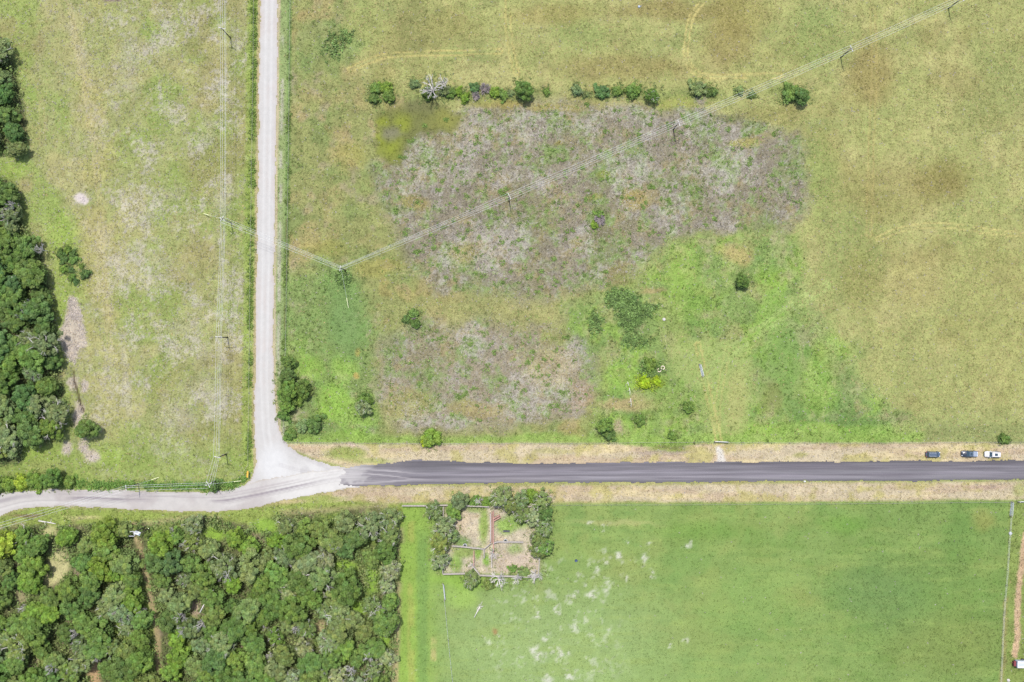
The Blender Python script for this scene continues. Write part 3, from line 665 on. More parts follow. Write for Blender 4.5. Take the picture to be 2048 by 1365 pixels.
def tree(kind, px, py, rpx, tint, label, group, cat='tree', name='broadleaf_tree'):
    """rpx: crown radius in photo pixels; px, py: where the crown is seen"""
    if kind == 'bush':
        i = random.randrange(len(BUSH)); root = thing('shrub' if name == 'broadleaf_tree' else name, label, cat, group=group)
        f = link('foliage', BUSH[i][0], root); setc(f, tint); link('stems', BUSH[i][1], root); put(root, px, py, .8, rpx*S/1.72, .95)
    elif kind == 'bare':
        i = random.randrange(len(BARE)); root = thing('dead_tree', label, cat, group=group)
        link('limbs', BARE[i][0], root); link('trunk', BARE[i][1], root); inwood = px < 120 and py < 940 or px < 800 and py > 1030
        put(root, px, py, 7 if inwood else 4, rpx*S/4.6, 2.5 if inwood else 1.2)
    elif kind == 'sparse':
        i = random.randrange(len(SPARSE)); root = thing('lichened_tree', label, cat, group=group)
        f = link('crown', SPARSE[i][0], root); setc(f, tint); link('trunk', SPARSE[i][1], root); link('limbs', SPARSE[i][2], root); put(root, px, py, 4.5, rpx*S/3.9, 1.0)
    else:
        i = random.randrange(len(DENSE)); root = thing(name, label, cat, group=group)
        f = link('crown', DENSE[i][0], root); setc(f, tint); link('trunk', DENSE[i][1], root); put(root, px, py, 4.5, rpx*S/3.75, 1.0)
    return root
# ---------------------------------------------------------------- poles and wires
PH = 9.2
def pole(px, py, ang, label, arm=2.2, double=False, guy=None, insul=4):
    """px, py: where the top shows; ang: direction of the crossarm in degrees (world)"""
    top = W(px, py, PH); base = Vector((top.x, top.y, 0))
    root = thing('power_pole', label, 'power pole', base, math.radians(ang), 'wooden power poles')
    z0 = float(zat(base.x, base.y))-.3
    MB().tube((0,0,z0), (0,0,PH), .19, .12, 10).build('pole', POLE, root, True)
    arms = [(0, PH-.3)] + ([(math.pi/2, PH-.75)] if double else [])
    for a, z in arms:
        c, s = math.cos(a)*arm/2, math.sin(a)*arm/2
        o = MB().bar((-c,-s+.14,z), (c,s+.14,z), .17, .14).build('crossarm', ARM, root)
        for t in (-.95, -.35, .35, .95)[:insul]:
            MB().lathe([(.0,z+.07),(.05,z+.07),(.055,z+.16),(.035,z+.2),(.05,z+.26),(0,z+.29)], 8, c*t, s*t+.14).build('insulator', WHITE, o)
        MB().bar((-c*.6,-s*.6+.1,z), (0,.1,z-.75), .04, .04).bar((c*.6,s*.6+.1,z), (0,.1,z-.75), .04, .04).build('brace', STEEL, root)
    if guy:
        g = W(guy[0], guy[1], 0); M = Matrix.Rotation(-math.radians(ang), 4, 'Z'); gl = M @ (g-base); gl.z = float(zat(g.x, g.y))
        w = MB().tube((0,0,PH-.9), gl, .03, .03, 4).build('guy_wire', ALU, root)
        e = gl.lerp(Vector((0,0,PH-.9)), .24); MB().tube(gl+Vector((0,0,.05)), e, .10, .10, 6).build('guard_sleeve', GUARD, w)
    return root
GUARD = plain('pale_yellow_plastic', (.62,.62,.36), .6)
p1 = pole(443, 57, -14, 'dark pole nearest the top edge in the line west of the gravel road')
p2 = pole(444, 438, 60, 'pole with stacked crossarms where the wires branch off over the gravel road', 1.9, True, (408, 428))
p3 = pole(437, 675, -4, 'dark pole with one crossarm between the branching pole and the road bend, west field')
p4 = pole(434, 916, -14, 'dark pole with one crossarm just north of the corner pole at the bend', 2.0)
p5 = pole(415, 970, -62, 'corner pole with two crossed white crossarms beside the bend road', 2.2, True, (484, 962))
p6 = pole(252, 977, 96, 'pole with a short white crossarm on the north edge of the bend road', 1.9, False, (318, 955), 3)
p7 = pole(681, 537, 78, 'corner pole where the wires turn, east of the gravel road in the weeds', 1.7, False, (697, 616))
p8 = pole(1018, 393, -66, 'pole in the middle of the brown weed square, first after the turn', 2.1)
p9 = pole(1357, 246, -68, 'pole near the upper right corner of the brown weed square', 2.1)
p10 = pole(1703, 97, -68, 'pole standing in the dry hay field at upper right', 2.1)
p11 = pole(1925, -4, -68, 'pole at the photo top edge where the diagonal wires leave', 2.1)
# transformer pole in the wood: a pole, a short stub and a platform with three cans
t0 = W(266, 1067, 9.6); root = thing('transformer_pole', 'pole with grey transformer platform and white arms standing in the south wood', 'power pole', (t0.x, t0.y, 0), math.radians(-18), 'wooden power poles')
MB().tube((0,0,-.3), (0,0,9.7), .2, .13, 10).build('pole', POLE, root, True)
MB().tube((1.3,-.1,-.3), (1.3,-.1,8.6), .18, .13, 10).build('pole', POLE, root, True)
for dx, dy, a, L in ((-.2,.45,.35,1.9), (-.2,-1.0,.3,1.6), (.2,0,-.9,1.5)):
    MB().bar((dx-math.cos(a)*L/2,dy-math.sin(a)*L/2,9.4), (dx+math.cos(a)*L/2,dy+math.sin(a)*L/2,9.4), .14, .14).build('crossarm', WHITE, root)
pf = MB().box(.1,1.75,-.5,.6,8.3,8.42).build('platform', STEEL, root)
for q in (.35,.85,1.35): MB().lathe([(0,8.42),(.24,8.42),(.26,8.5),(.26,9.2),(.2,9.3),(0,9.3)], 14, q, .05).build('transformer_can', plain('grey_enamel', (.5,.52,.54), .4) if q < .4 else bpy.data.materials['grey_enamel'], root, True)
MB().tube((.5,.05,9.3), (.5,.05,9.6), .05, .03, 6).build('bushing', WHITE, pf)

def wire(pts, label, group, r=.028, sag=.9):
    """pts: photo pixels of the points where the wire is held, at crossarm height"""
    mb = MB(); P3 = [W(p[0], p[1], PH-.05) for p in pts]; path = []
    for a, b in zip(P3[:-1], P3[1:]):
        L = (b-a).length; n = max(4, int(L/6)); sg = sag*min(1, (L/60)**2)
        for k in range(n): t = k/n; path.append(a.lerp(b, t)-Vector((0,0,4*sg*t*(1-t))))
    path.append(P3[-1]); mb.path(path, r, 4)
    return tag(mb.build('power_wire', ALU), label, 'power line', group)
ordn = ['westernmost', 'second from west', 'third from west', 'easternmost']
for k, (a, b, c, d, e) in enumerate(((440.5,440.5,441.5,432,427), (444.5,444.5,444,436.5,432), (449,450,447.5,440,436), (451.5,451.5,450,442.5,438.5))):
    wire([(a,-60),(a,57),(b,240),(c,438),(d,675),(e,915)], 'pale wire west of the gravel road, %s of its four' % ordn[k], 'wires of the north to south line')
for k, (a, b) in enumerate(((427,410), (432,416), (436,421), (438.5,426))):
    wire([(a,915),(b,972)], 'short wire to the corner pole at the bend, %s of its four' % ordn[k], 'wires down to the corner pole')
for k, (y0, y1, y2) in enumerate(((966,972,1046), (970,976,1052), (977,982,1057))):
    wire([(415,y0),(252,y1),(0,y2),(-120,y2+33)], 'wire beside and across the bend road, %s of its three' % ('northernmost','middle one','southernmost')[k], 'wires along the bend road')
q1 = [(449,436),(446,439),(444,441),(442,445)]; q2 = [(682,533),(681,535),(680,537),(680,541)]
for k in range(4):
    wire([q1[k], q2[k]], 'wire crossing the gravel road from the branching pole, %s of the four' % ('uppermost','second from top','third from top','lowest')[k], 'wires crossing the gravel road')
offs = (-6.2, -1.8, 1.6, 6.0)
for k, o in enumerate(offs):
    pts = [q2[k]] + [(x+o*.42, y+o*.9) for x, y in ((1018,393),(1357,246),(1703,97),(1925,-4),(2300,-175))]
    wire(pts, 'long diagonal wire over the brown weed square, %s of the four' % ('uppermost','second from top','third from top','lowest')[k], 'wires of the diagonal line')

# ---------------------------------------------------------------- fences and gates
TPOST = MB().tube((0,0,-.4), (0,0,1.3), .07, .06, 5).mesh('post', FWOOD)
def resample(pts, step):
    out = [Vector((*pts[0], 0))]
    for a, b in zip(pts[:-1], pts[1:]):
        a = Vector((*a, 0)); b = Vector((*b, 0)); n = max(1, round((b-a).length*S/step))
        for k in range(1, n+1): out.append(a.lerp(b, k/n))
    return out
def fence(label, pts, step=4.5, wires=(.45,.85,1.2), r=.013, mat=None):
    ps = resample(pts, step); o0 = W(ps[0].x, ps[0].y); root = thing('wire_fence', label, 'fence', (o0.x, o0.y, 0), 0, 'barbed wire fences')
    P = []
    for p in ps:
        w = W(p.x, p.y)-o0; w.z = float(zat(w.x+o0.x, w.y+o0.y)); P.append(w)
        q = link('post', TPOST, root); q.location = w
    for h in wires: MB().path([p+Vector((0,0,h)) for p in P], r, 3).build('wire', mat or FWOOD, root)
    return root
def rail_fence(label, pts, rails=(.4,.75,1.1,1.4), wid=.16, mat=None, step=2.4, name='timber_fence', group='timber fences of the corral', cap=False):
    mat = mat or FWOOD; ps = resample(pts, step); o0 = W(ps[0].x, ps[0].y); root = thing(name, label, 'fence', (o0.x, o0.y, 0), 0, group)
    P = [W(p.x, p.y)-o0 for p in ps]
    pm = MB().tube((0,0,-.4), (0,0,1.55), .11, .10, 6).mesh('post', mat)
    for p in P: q = link('post', pm, root); q.location = (p.x, p.y, 0)
    for a, b in zip(P[:-1], P[1:]):
        d = (b-a).normalized(); nrm = Vector((-d.y, d.x, 0))
        for h in rails:
            j = random.uniform(-.03,.03)
            MB().bar(a+nrm*.12+Vector((0,0,h+j)), b+nrm*.12+Vector((0,0,h+j)), .06, .16).build('rail', mat, root)
        if cap: MB().bar(a+Vector((0,0,1.56)), b+Vector((0,0,1.56+random.uniform(-.02,.02))), wid, .07).build('cap_rail', mat, root)
    return root
fence('wire fence along the north verge of the asphalt, left of the small gate', [(568,884),(700,886),(900,887),(1200,886),(1430,884)])
fence('wire fence north of the asphalt, from small gate to right edge', [(1456,885),(1700,886),(2048,884),(2200,884)])
fence('wire fence in the hedge on the west side of the gravel road', [(509,-60),(508,100),(505,300),(502,500),(500,700),(497,930),(480,955)])
fence('wire fence on the east side of the gravel road', [(582,-60),(580,100),(578,300),(575,500),(572,700),(568,840),(568,884)])
fence('wire fence on the south verge of the asphalt between corral and far gate', [(1104,1010),(1400,1009),(1700,1007),(2018,1004)])
fence('wire fence running down the meadow below the corral', [(889,1199),(894,1250),(900,1310),(906,1365),(912,1440)], 4.5, (.45,.85,1.2), .014, ALU)
fence('wire fence down the right side of the south meadow', [(2020,1034),(2015,1110),(2008,1200),(2003,1290),(2000,1365),(1998,1440)], 4.5, (.45,.85,1.2), .014, ALU)
def gate(label, a, b, h=1.25, mat=None, name='metal_gate', lean=0.0):
    mat = mat or STEEL; A = W(*a); B = W(*b); root = thing(name, label, 'gate', (A.x, A.y, 0), 0, 'farm gates')
    v = B-A; L = v.length; d = v.normalized(); nr = Vector((-d.y, d.x, 0))*lean
    f = MB(); up = Vector((0,0,h))+nr; z0 = Vector((0,0,.2))
    f.tube(z0, z0+v, .06, .06, 6).tube(z0+up, z0+v+up, .07, .07, 6).tube(z0, z0+up, .05, .05, 6).tube(z0+v, z0+v+up, .05, .05, 6).build('frame', mat, root)
    for k in range(1, 5): MB().tube(z0+up*k/5, z0+up*k/5+v, .045, .045, 5).build('rail', mat, root)
    for k in range(1, 4): MB().bar(z0+v*k/4, z0+v*k/4+up, .04, .04).build('upright', mat, root)
    for e in (-d*.2, v+d*.2): MB().tube(e+Vector((0,0,-.4)), e+Vector((0,0,1.75)), .13, .12, 8).build('post', FWOOD, root)
    return root
gate('white tube gate closing the field entrance above the pale gravel patch', (1430,883), (1454,884), mat=WHITE)
gate('grey leaning gate standing alone in the green weeds', (1398,730), (1403.5,752), mat=STEEL, lean=.42)
gate('grey gate panel at the top of the fence below the corral', (886,1168), (889,1198), mat=STEEL, lean=.35)
gate('grey gate panel at the upper right corner of the south meadow', (2021,1004.5), (2019,1030), mat=STEEL, lean=.25)
gate('pale gate at the right edge below the asphalt verge', (2036,1003.5), (2060,1003), mat=WHITE, lean=.1)

# corral
rail_fence('pale timber fence along the corral north side, beside the verge', [(805,1011),(850,1011),(886,1010),(932,1011),(978,1013)], cap=True)
rail_fence('timber fence along the corral north side, right half under the trees', [(990,1013),(1040,1013),(1078,1012)], cap=True)
rail_fence('timber fence along the corral west side', [(887,1013),(887,1060),(886,1100),(886,1146)], cap=True)
rail_fence('timber fence along the corral bottom side', [(887,1147),(930,1146),(945,1149),(1000,1151),(1076,1153)], wid=.2, cap=True)
rail_fence('timber fence along the corral right side', [(1079,1015),(1080,1060),(1079,1110),(1076,1150)], cap=True)
rail_fence('left wall of the long straight cattle alley in the corral', [(981,1026),(981.5,1060),(981,1082)], cap=True, wid=.26)
rail_fence('right wall of the long straight cattle alley, reddish boards', [(986.5,1022),(986.5,1060),(987,1104)], mat=RWOOD, cap=True, wid=.2)
rail_fence('middle row of reddish boards inside the cattle alley', [(983.8,1024),(983.8,1084)], mat=RWOOD, cap=True, wid=.14)
rail_fence('upper wall of the short loading chute branching off the alley', [(987.5,1036.5),(999,1030)], mat=RWOOD, cap=True, wid=.18)
rail_fence('lower wall of the short loading chute branching off the alley', [(987.5,1041),(1001,1033.5)], mat=RWOOD, cap=True, wid=.18)
rail_fence('slanting timber fence linking alley and left cross fence', [(981.5,1085),(968,1097)], cap=True, wid=.2)
rail_fence('left cross fence of the corral beside the white tub', [(905,1091),(930,1093),(967,1097)], cap=True, wid=.18)
rail_fence('right cross fence of the corral from the alley to the trees', [(987,1085),(996,1082.5),(1046,1083)], cap=True, wid=.22)
rail_fence('short reddish timber fence dividing the lower left pens', [(948,1101),(947.5,1130)], mat=RWOOD, cap=True)
rail_fence('short timber fence right of the bright weed pen', [(968,1098),(968.5,1115)], cap=True)
rail_fence('slanting timber fence in the bottom middle of the corral', [(946,1131),(959,1148)], cap=True, wid=.25)
rail_fence('broken lower end of the alley wall beside a bare tree', [(983,1106),(983.5,1133)], cap=True, wid=.2)
def tub(px, py, label, R=.62, mat=WHITE):
    p = W(px, py); z = float(zat(p.x, p.y)); root = thing('water_tub', label, 'water tub', (p.x, p.y, z), 0, 'round water tubs')
    MB().lathe([(R*.93,.08),(R*.93,-.1),(R,-.1),(R,.55),(R*1.06,.6),(R,.65),(R*.8,.63),(R*.74,.5),(R*.72,.1)], 24).build('wall', mat, root, True)
    MB().lathe([(0,.32),(R*.73,.32)], 24).build('water', plain('dark_water', (.02,.03,.03), .1, spec=.6) if 'dark_water' not in bpy.data.materials else bpy.data.materials['dark_water'], root)
tub(930, 1091, 'white rimmed round tub on the left cross fence of the corral', .62)
tub(1011, 1081.5, 'white rimmed round tub on the right cross fence of the corral', .6)
p = W(1013, 1062); z = float(zat(p.x, p.y)); root = thing('feed_trough', 'dark long rectangular trough on the bright weeds in the corral', 'feed trough', (p.x, p.y, z), -.02)
g = plain('dark_painted_steel', (.05,.055,.065), .5)
MB().box(-1.0,1.0,-.26,-.2,.15,.6).box(-1.0,1.0,.2,.26,.15,.6).box(-1.0,-.94,-.2,.2,.15,.6).box(.94,1.0,-.2,.2,.15,.6).build('wall', g, root)
MB().box(-.94,.94,-.2,.2,.2,.25).build('floor', g, root)
for q in (-.8,.8): MB().box(q-.05,q+.05,-.24,.24,-.1,.15).build('leg', g, root)
for k, (x, y) in enumerate(((1318.3,740.8),(1325.4,735.8))):
    p = W(x, y); z = float(zat(p.x, p.y)); n = 24; root = MB()
    root.lathe([(.42,0),(.36,.12),(.42,.24),(.56,.26),(.64,.2),(.66,.1),(.6,0),(.42,0)], 24)
    o = root.build('tyre', plain('bleached_tyre', (.42,.36,.28), .9) if k == 0 else bpy.data.materials['bleached_tyre'], None, True); o.location = (p.x, p.y, z+.15)
    tag(o, ('left','right')[k]+' one of two pale round tyres lying in the weeds', 'tyre', 'tyres lying in the weeds')

def rock(px, py, r, label, col, name='rock', cat='rock', flatz=.5, seed=1):
    p = W(px, py); z = float(zat(p.x, p.y)); bm = bmesh.new(); bmesh.ops.create_icosphere(bm, subdivisions=2, radius=r)
    rr = random.Random(seed); off = Vector((rr.random()*9, rr.random()*9, 0))
    from mathutils import noise as mn
    for v in bm.verts:
        v.co *= 1+.35*mn.noise(v.co*1.7/r+off); v.co.z *= flatz
    me = bpy.data.meshes.new(name); bm.to_mesh(me); bm.free(); o = link(name, me, None, col); o.location = (p.x, p.y, z+r*flatz*.5); return tag(o, label, cat)
STONE = plain('white_limestone', (.33,.31,.29), .9, var=.15)
rock(1328, 639, .5, 'white angular rock in the green weeds', STONE, seed=3)
rock(2017, 1361, .5, 'pale round rock by the fence at the bottom right corner', STONE, seed=5)
rock(2020, 1067, .55, 'grey rounded rock on the fence line right of the south meadow', plain('grey_stone', (.26,.27,.28), .9), seed=6)
0 and rock(655, 388, .5, 'small grey rock among grass west of the brown weed square', bpy.data.materials['grey_stone'], seed=8)
def crate(px, py, sx, sy, sz, label, mat, name, cat, rz=0):
    p = W(px, py); z = float(zat(p.x, p.y)); o = MB().box(-sx/2,sx/2,-sy/2,sy/2,0,sz).build(name, mat, None, False, .04); o.location = (p.x, p.y, max(z, .0)); o.rotation_euler = (0,0,rz); return tag(o, label, cat)
# small finds: a white road reflector block, a dark tub
rt = thing('marker_block', 'small white marker block on the south edge of the asphalt', 'marker', (W(1609,963).x, W(1609,963).y, .1)); MB().box(-.3,.3,-.22,.22,0,.22).build('base', WHITE, rt, bevel=.03); MB().tube((0,0,.22),(0,0,.5),.1,.08,8).build('stub', WHITE, rt)
rt = thing('mineral_feeder', 'small dark blue mineral feeder alone in the south meadow', 'feeder', (W(1152,1121.5).x, W(1152,1121.5).y, 0)); bl = plain('dark_blue_plastic', (.03,.05,.10), .5)
MB().lathe([(0,.0),(.4,.0),(.42,.3),(.36,.34),(.34,.15),(0,.15)], 16).build('tub', bl, rt, True); MB().box(.25,.62,-.12,.12,.1,.3).build('lid', bl, rt, bevel=.02)
rt = thing('white_bag', 'crumpled pale bag lying near the top edge in the hay field', 'bag', (W(1278,14).x, W(1278,14).y, .1)); MB().lathe([(0,.35),(.25,.3),(.42,.12),(.4,-.1)], 9).build('bag', plain('pale_blue_plastic', (.26,.29,.33), .5), rt, True); MB().lathe([(0,.3),(.1,.28),(.18,-.1)], 7, .5, .1).build('knot', bpy.data.materials['pale_blue_plastic'], rt, True)
# road sign: amber board on two posts at the bend
p = W(495.5, 949, 1.8); rt = thing('bend_sign', 'orange warning board on posts inside the road bend', 'road sign', (p.x, p.y, 0), math.radians(86))
ORG = plain('orange_reflective', (.55,.24,.02), .45, var=.06)
MB().bar((-.95,.22,1.55), (.95,.22,1.55), .05, .9).build('board_face', ORG, rt); MB().bar((-.95,0,2.0), (.95,0,2.0), .36, .06).build('top_board', ORG, rt)
for q in (-.7,.7): MB().tube((q,.1,-.3), (q,.1,2.05), .05, .05, 6).build('post', STEEL, rt)
def log(a, b, r, label, mat=DEADWOOD, name='fallen_log', cat='log', knobs=2):
    A = W(*a); B = W(*b); z = float(zat(A.x, A.y)); rt = thing(name, label, cat, (A.x, A.y, z)); v = B-A
    MB().tube((0,0,r*.8), v*.55+Vector((.1,.05,r)), r, r*.85, 7).tube(v*.55+Vector((.1,.05,r)), v+Vector((0,0,r*.7)), r*.85, r*.6, 7).build('stem', mat, rt, True)
    for k in range(knobs):
        t = .35+.3*k; s = v*t+Vector((0,0,r)); d = Vector((-v.y, v.x, 0)).normalized()*(1 if k % 2 else -1)
        MB().tube(s, s+d*.9+v*.1+Vector((0,0,.3)), r*.5, r*.2, 5).build('branch', mat, rt)
    return rt
log((1255,764), (1257,772), .1, 'upper piece of a broken pale pole lying in weeds left of the yellow-green shrubs', knobs=1)
log((1258.5,776), (1260,790), .1, 'middle piece of a broken pale pole lying in weeds left of the yellow-green shrubs', knobs=1)
log((1261,797), (1262,814), .1, 'lowest piece of a broken pale pole lying in weeds', knobs=1)
log((78,1042), (112,1048), .22, 'long pale fallen trunk between the bend road and the south wood', knobs=2)
log((412,1215), (434,1170), .16, 'long crooked bleached trunk lying over the crowns in the south wood', knobs=3).location.z += 5.5
log((38,557), (52,559), .22, 'short pinkish dead trunk at the edge of the west wood').location.z += 5
log((0,1229), (16,1231), .15, 'pale dead pole in the south wood at the left photo edge').location.z += 3
# fallen bleached brush in the meadow
rt = thing('brush_pile', 'bleached fallen branches lying alone on the meadow below the corral', 'dead branch', (W(952,1228).x, W(952,1228).y, .1), math.radians(63))
mb = twigs(301, 2.6, 1, .3, 9, 2, .09); br = mb.build('branches', DEADWOOD, rt); br.scale = (1,.45,.35); br.location = (2.6,0,.1)
MB().tube((-1.2,0,.1), (2.4,0,.25), .12, .16, 7).build('stem', DEADWOOD, rt, True)

# trailer at the bottom right corner
p0 = W(2026.5, 1324.5); rt = thing('farm_trailer', 'long white ribbed roof trailer with a dark red hitch end, bottom right corner', 'trailer', (p0.x, p0.y, 0), math.radians(-1))
RED = plain('dark_red_paint', (.14,.03,.035), .6); TRW = plain('white_sheet_roof', (.42,.43,.46), .45, var=.05); TRB = plain('blue_grey_sheet', (.29,.32,.37), .45, var=.05)
MB().box(.15,6.6,-.95,.95,.55,2.35).build('body', TRB, rt, bevel=.05)
MB().box(.05,6.7,-1.02,1.02,2.354,2.42).build('roof', TRW, rt)
MB().box(.35,6.5,-.48,.48,2.424,2.46).build('centre_panel', TRB, rt)
for k in range(4): MB().bar((.35,-.36+.24*k,2.48), (6.5,-.36+.24*k,2.48), .03, .03).build('rib', TRW, rt)
MB().box(-.5,.1,-.85,.7,.6,1.5).build('hitch_box', RED, rt, bevel=.05); MB().bar((-.9,0,.5), (-.4,0,.5), .12, .12).build('tongue', RED, rt)
for x in (2.6,3.6):
    for y in (-1.02,1.02): MB().tube((x,y-.11,.36), (x,y+.11,.36), .36, .36, 16).build('wheel', DARK, rt, True)

# ---------------------------------------------------------------- vehicles (x forward)
def glassmat():
    t = NT('dark_tinted_glass'); t.b.inputs['Roughness'].default_value = .06; t.b.inputs['Specular IOR Level'].default_value = .8; t.b.inputs['Coat Weight'].default_value = .5
    return t.out((.015,.03,.04))
GLASS = glassmat()
def paintmat(name, c, r=.25, spec=.5):
    t = NT(name); t.b.inputs['Roughness'].default_value = r; t.b.inputs['Specular IOR Level'].default_value = spec; t.b.inputs['Coat Weight'].default_value = .7; t.b.inputs['Coat Roughness'].default_value = .1
    n = t.noise(2.5, 3, t.objv()); return t.out(t.mix(t.rng(n, .4, .8, 0, .25), c, tuple(min(1, q*.8+.06) for q in c)))
def vehicle(px, py, rz, label, name, L, Wd, mat, cabin, style, cat='car', rough_roof=None):
    p = W(px, py, .9); rt = thing(name, label, cat, (p.x, p.y, 0), rz, 'vehicles parked on the verge')
    hw = Wd/2; belt = .98 if style != 'wagon' else .95; rf = 1.72 if style != 'wagon' else 1.55
    x0, x1, x2, x3 = cabin           # tail glass base, roof rear, roof front, windscreen base
    st = [(-L/2,.70,.80),(-L/2+.10,.90,.92),(-L/2+.5,.98,1.0),(x0,1,1.0),(0,1,1.0),(x3,1,1.0),(L/2-.8,.985,.95),(L/2-.3,.90,.84),(L/2-.06,.72,.70),(L/2,.6,.62)]
    vs = []; fs = []; m = 9
    for x, wf, zf in st:
        w = hw*wf; zt = belt*zf
        vs += [(x,-w*.92,.28),(x,-w,.5),(x,-w*.995,zt-.12),(x,-w*.90,zt-.01),(x,0,zt+.045),(x,w*.90,zt-.01),(x,w*.995,zt-.12),(x,w,.5),(x,w*.92,.28)]
    for i in range(len(st)-1):
        for j in range(m-1): a = i*m+j; fs.append((a, a+m, a+m+1, a+1))
        fs.append((i*m, i*m+m-1, (i+1)*m+m-1, (i+1)*m))
    fs.append(tuple(range(m))); fs.append(tuple(range(len(st)*m-1, (len(st)-1)*m-1, -1)))
    body = MB().add(vs, fs).build('body', mat, rt, True)
    b, t = hw*.90, hw*.74; zb = belt+.02
    rear = style == 'pickup'
    A = [(x0,-b,zb),(x0,b,zb),(x3,b,zb),(x3,-b,zb)]; B = [(x1,-t,rf),(x1,t,rf),(x2,t,rf),(x2,-t,rf)]
    roof = MB().add([(x1-.04,-t-.03,rf-.02),(x2+.04,-t-.03,rf-.02),(x2+.04,t+.03,rf-.02),(x1-.04,t+.03,rf-.02),(x1+.12,-t+.12,rf+.05),(x2-.1,-t+.12,rf+.05),(x2-.1,t-.12,rf+.05),(x1+.12,t-.12,rf+.05)],
        [(4,5,6,7),(0,1,5,4),(1,2,6,5),(2,3,7,6),(3,0,4,7),(3,2,1,0)]).build('roof', rough_roof or mat, rt)
    MB().add([A[3],A[2],B[2],B[3]], [(0,1,2,3)]).build('windscreen', GLASS, rt)
    MB().add([A[1],A[0],B[0],B[1]], [(0,1,2,3)]).build('rear_window', GLASS, rt)
    for s, (i, j) in ((-1,(0,3)), (1,(1,2))):
        q = MB().add([A[i],A[j],B[j],B[i]], [(0,1,2,3)]).build('side_window', GLASS, rt)
        for xm in ((x1*.75+x2*.25), (x1*.3+x2*.7)): MB().bar((xm,s*(b+.005),zb), (xm,s*(t+.01),rf-.02), .07, .03).build('pillar', mat, q)
        MB().bar(A[i], B[i], .09, .06).bar(A[j], B[j], .09, .06).build('corner_pillar', mat, rt)
        MB().box(x3-.35,x3-.15,s*(hw+.02) if s > 0 else -hw-.24,s*(hw+.24) if s > 0 else -hw-.02,belt,belt+.17).build('mirror', mat, rt, bevel=.03)
        MB().box(L/2-.34,L/2-.10,s*hw*.62-.17,s*hw*.62+.17,.60,.76).build('headlight', LAMP, rt, bevel=.03)
        MB().box(-L/2-.01,-L/2+.09,s*hw*.72-.12,s*hw*.72+.12,.62,.86).build('tail_light', TAIL, rt)
        for x in (-L*.29, L*.31):
            w = MB().tube((x,s*(hw-.20),.35), (x,s*(hw+.025),.35), .35, .35, 20).build('wheel', DARK, rt, True)
            MB().tube((x,s*(hw+.026),.35), (x,s*(hw+.04),.35), .2, .18, 12).build('rim', STEEL, w)
    MB().box(L/2-.12,L/2+.05,-hw*.8,hw*.8,.3,.5).build('bumper', DARK, rt, bevel=.04); MB().box(-L/2-.07,-L/2+.08,-hw*.8,hw*.8,.32,.52).build('bumper', DARK, rt, bevel=.04)
    return rt, body, rf, belt
LAMP = plain('lamp_lens', (.7,.72,.74), .15, var=.02, spec=.6); TAIL = plain('red_lens', (.3,.02,.02), .2, var=.02)
NAVY = paintmat('dark_blue_grey_paint', (.035,.055,.085), .35); BLK = paintmat('near_black_paint', (.018,.022,.03), .3); WHT = paintmat('white_car_paint', (.40,.39,.385), .4)
v1 = vehicle(1867, 909.3, math.radians(-1), 'dark blue-grey wagon facing right, leftmost vehicle on the verge', 'parked_car', 4.4, 1.75, NAVY, (-1.95,-1.65,.75,1.25), 'wagon')
for s in (-.5,.5): MB().bar((-1.5,s,v1[2]+.09), (.6,s,v1[2]+.09), .05, .05).build('roof_rail', STEEL, v1[0])
v2 = vehicle(1939.8, 908.2, math.radians(179), 'near black pickup facing left, between the wagon and the white car', 'pickup_truck', 5.0, 1.9, BLK, (-.9,-.55,.45,1.05), 'pickup', 'pickup truck', plain('slate_blue_roof', (.05,.075,.11), .35))
MB().box(-2.36,-1.0,-.78,.78,1.03,1.07).build('bed_cover', plain('grey_bed_cover', (.16,.19,.24), .6), v2[0])
for q in (-.55,-.25,.05,.35,.6): MB().box(-2.32,-2.2,q-.07,q+.07,1.075,1.10).build('latch', LAMP, v2[0])
MB().box(-.35,.2,-.4,.4,v2[2]+.055,v2[2]+.075).build('sunroof', GLASS, v2[0])
v3 = vehicle(1986, 909.2, math.radians(179), 'white estate car with a dark sunroof facing left, rightmost vehicle', 'parked_car', 4.95, 1.85, WHT, (-2.3,-1.95,.55,1.15), 'suv')
MB().box(-1.05,-.15,-.38,.38,v3[2]+.054,v3[2]+.072).build('sunroof', GLASS, v3[0])

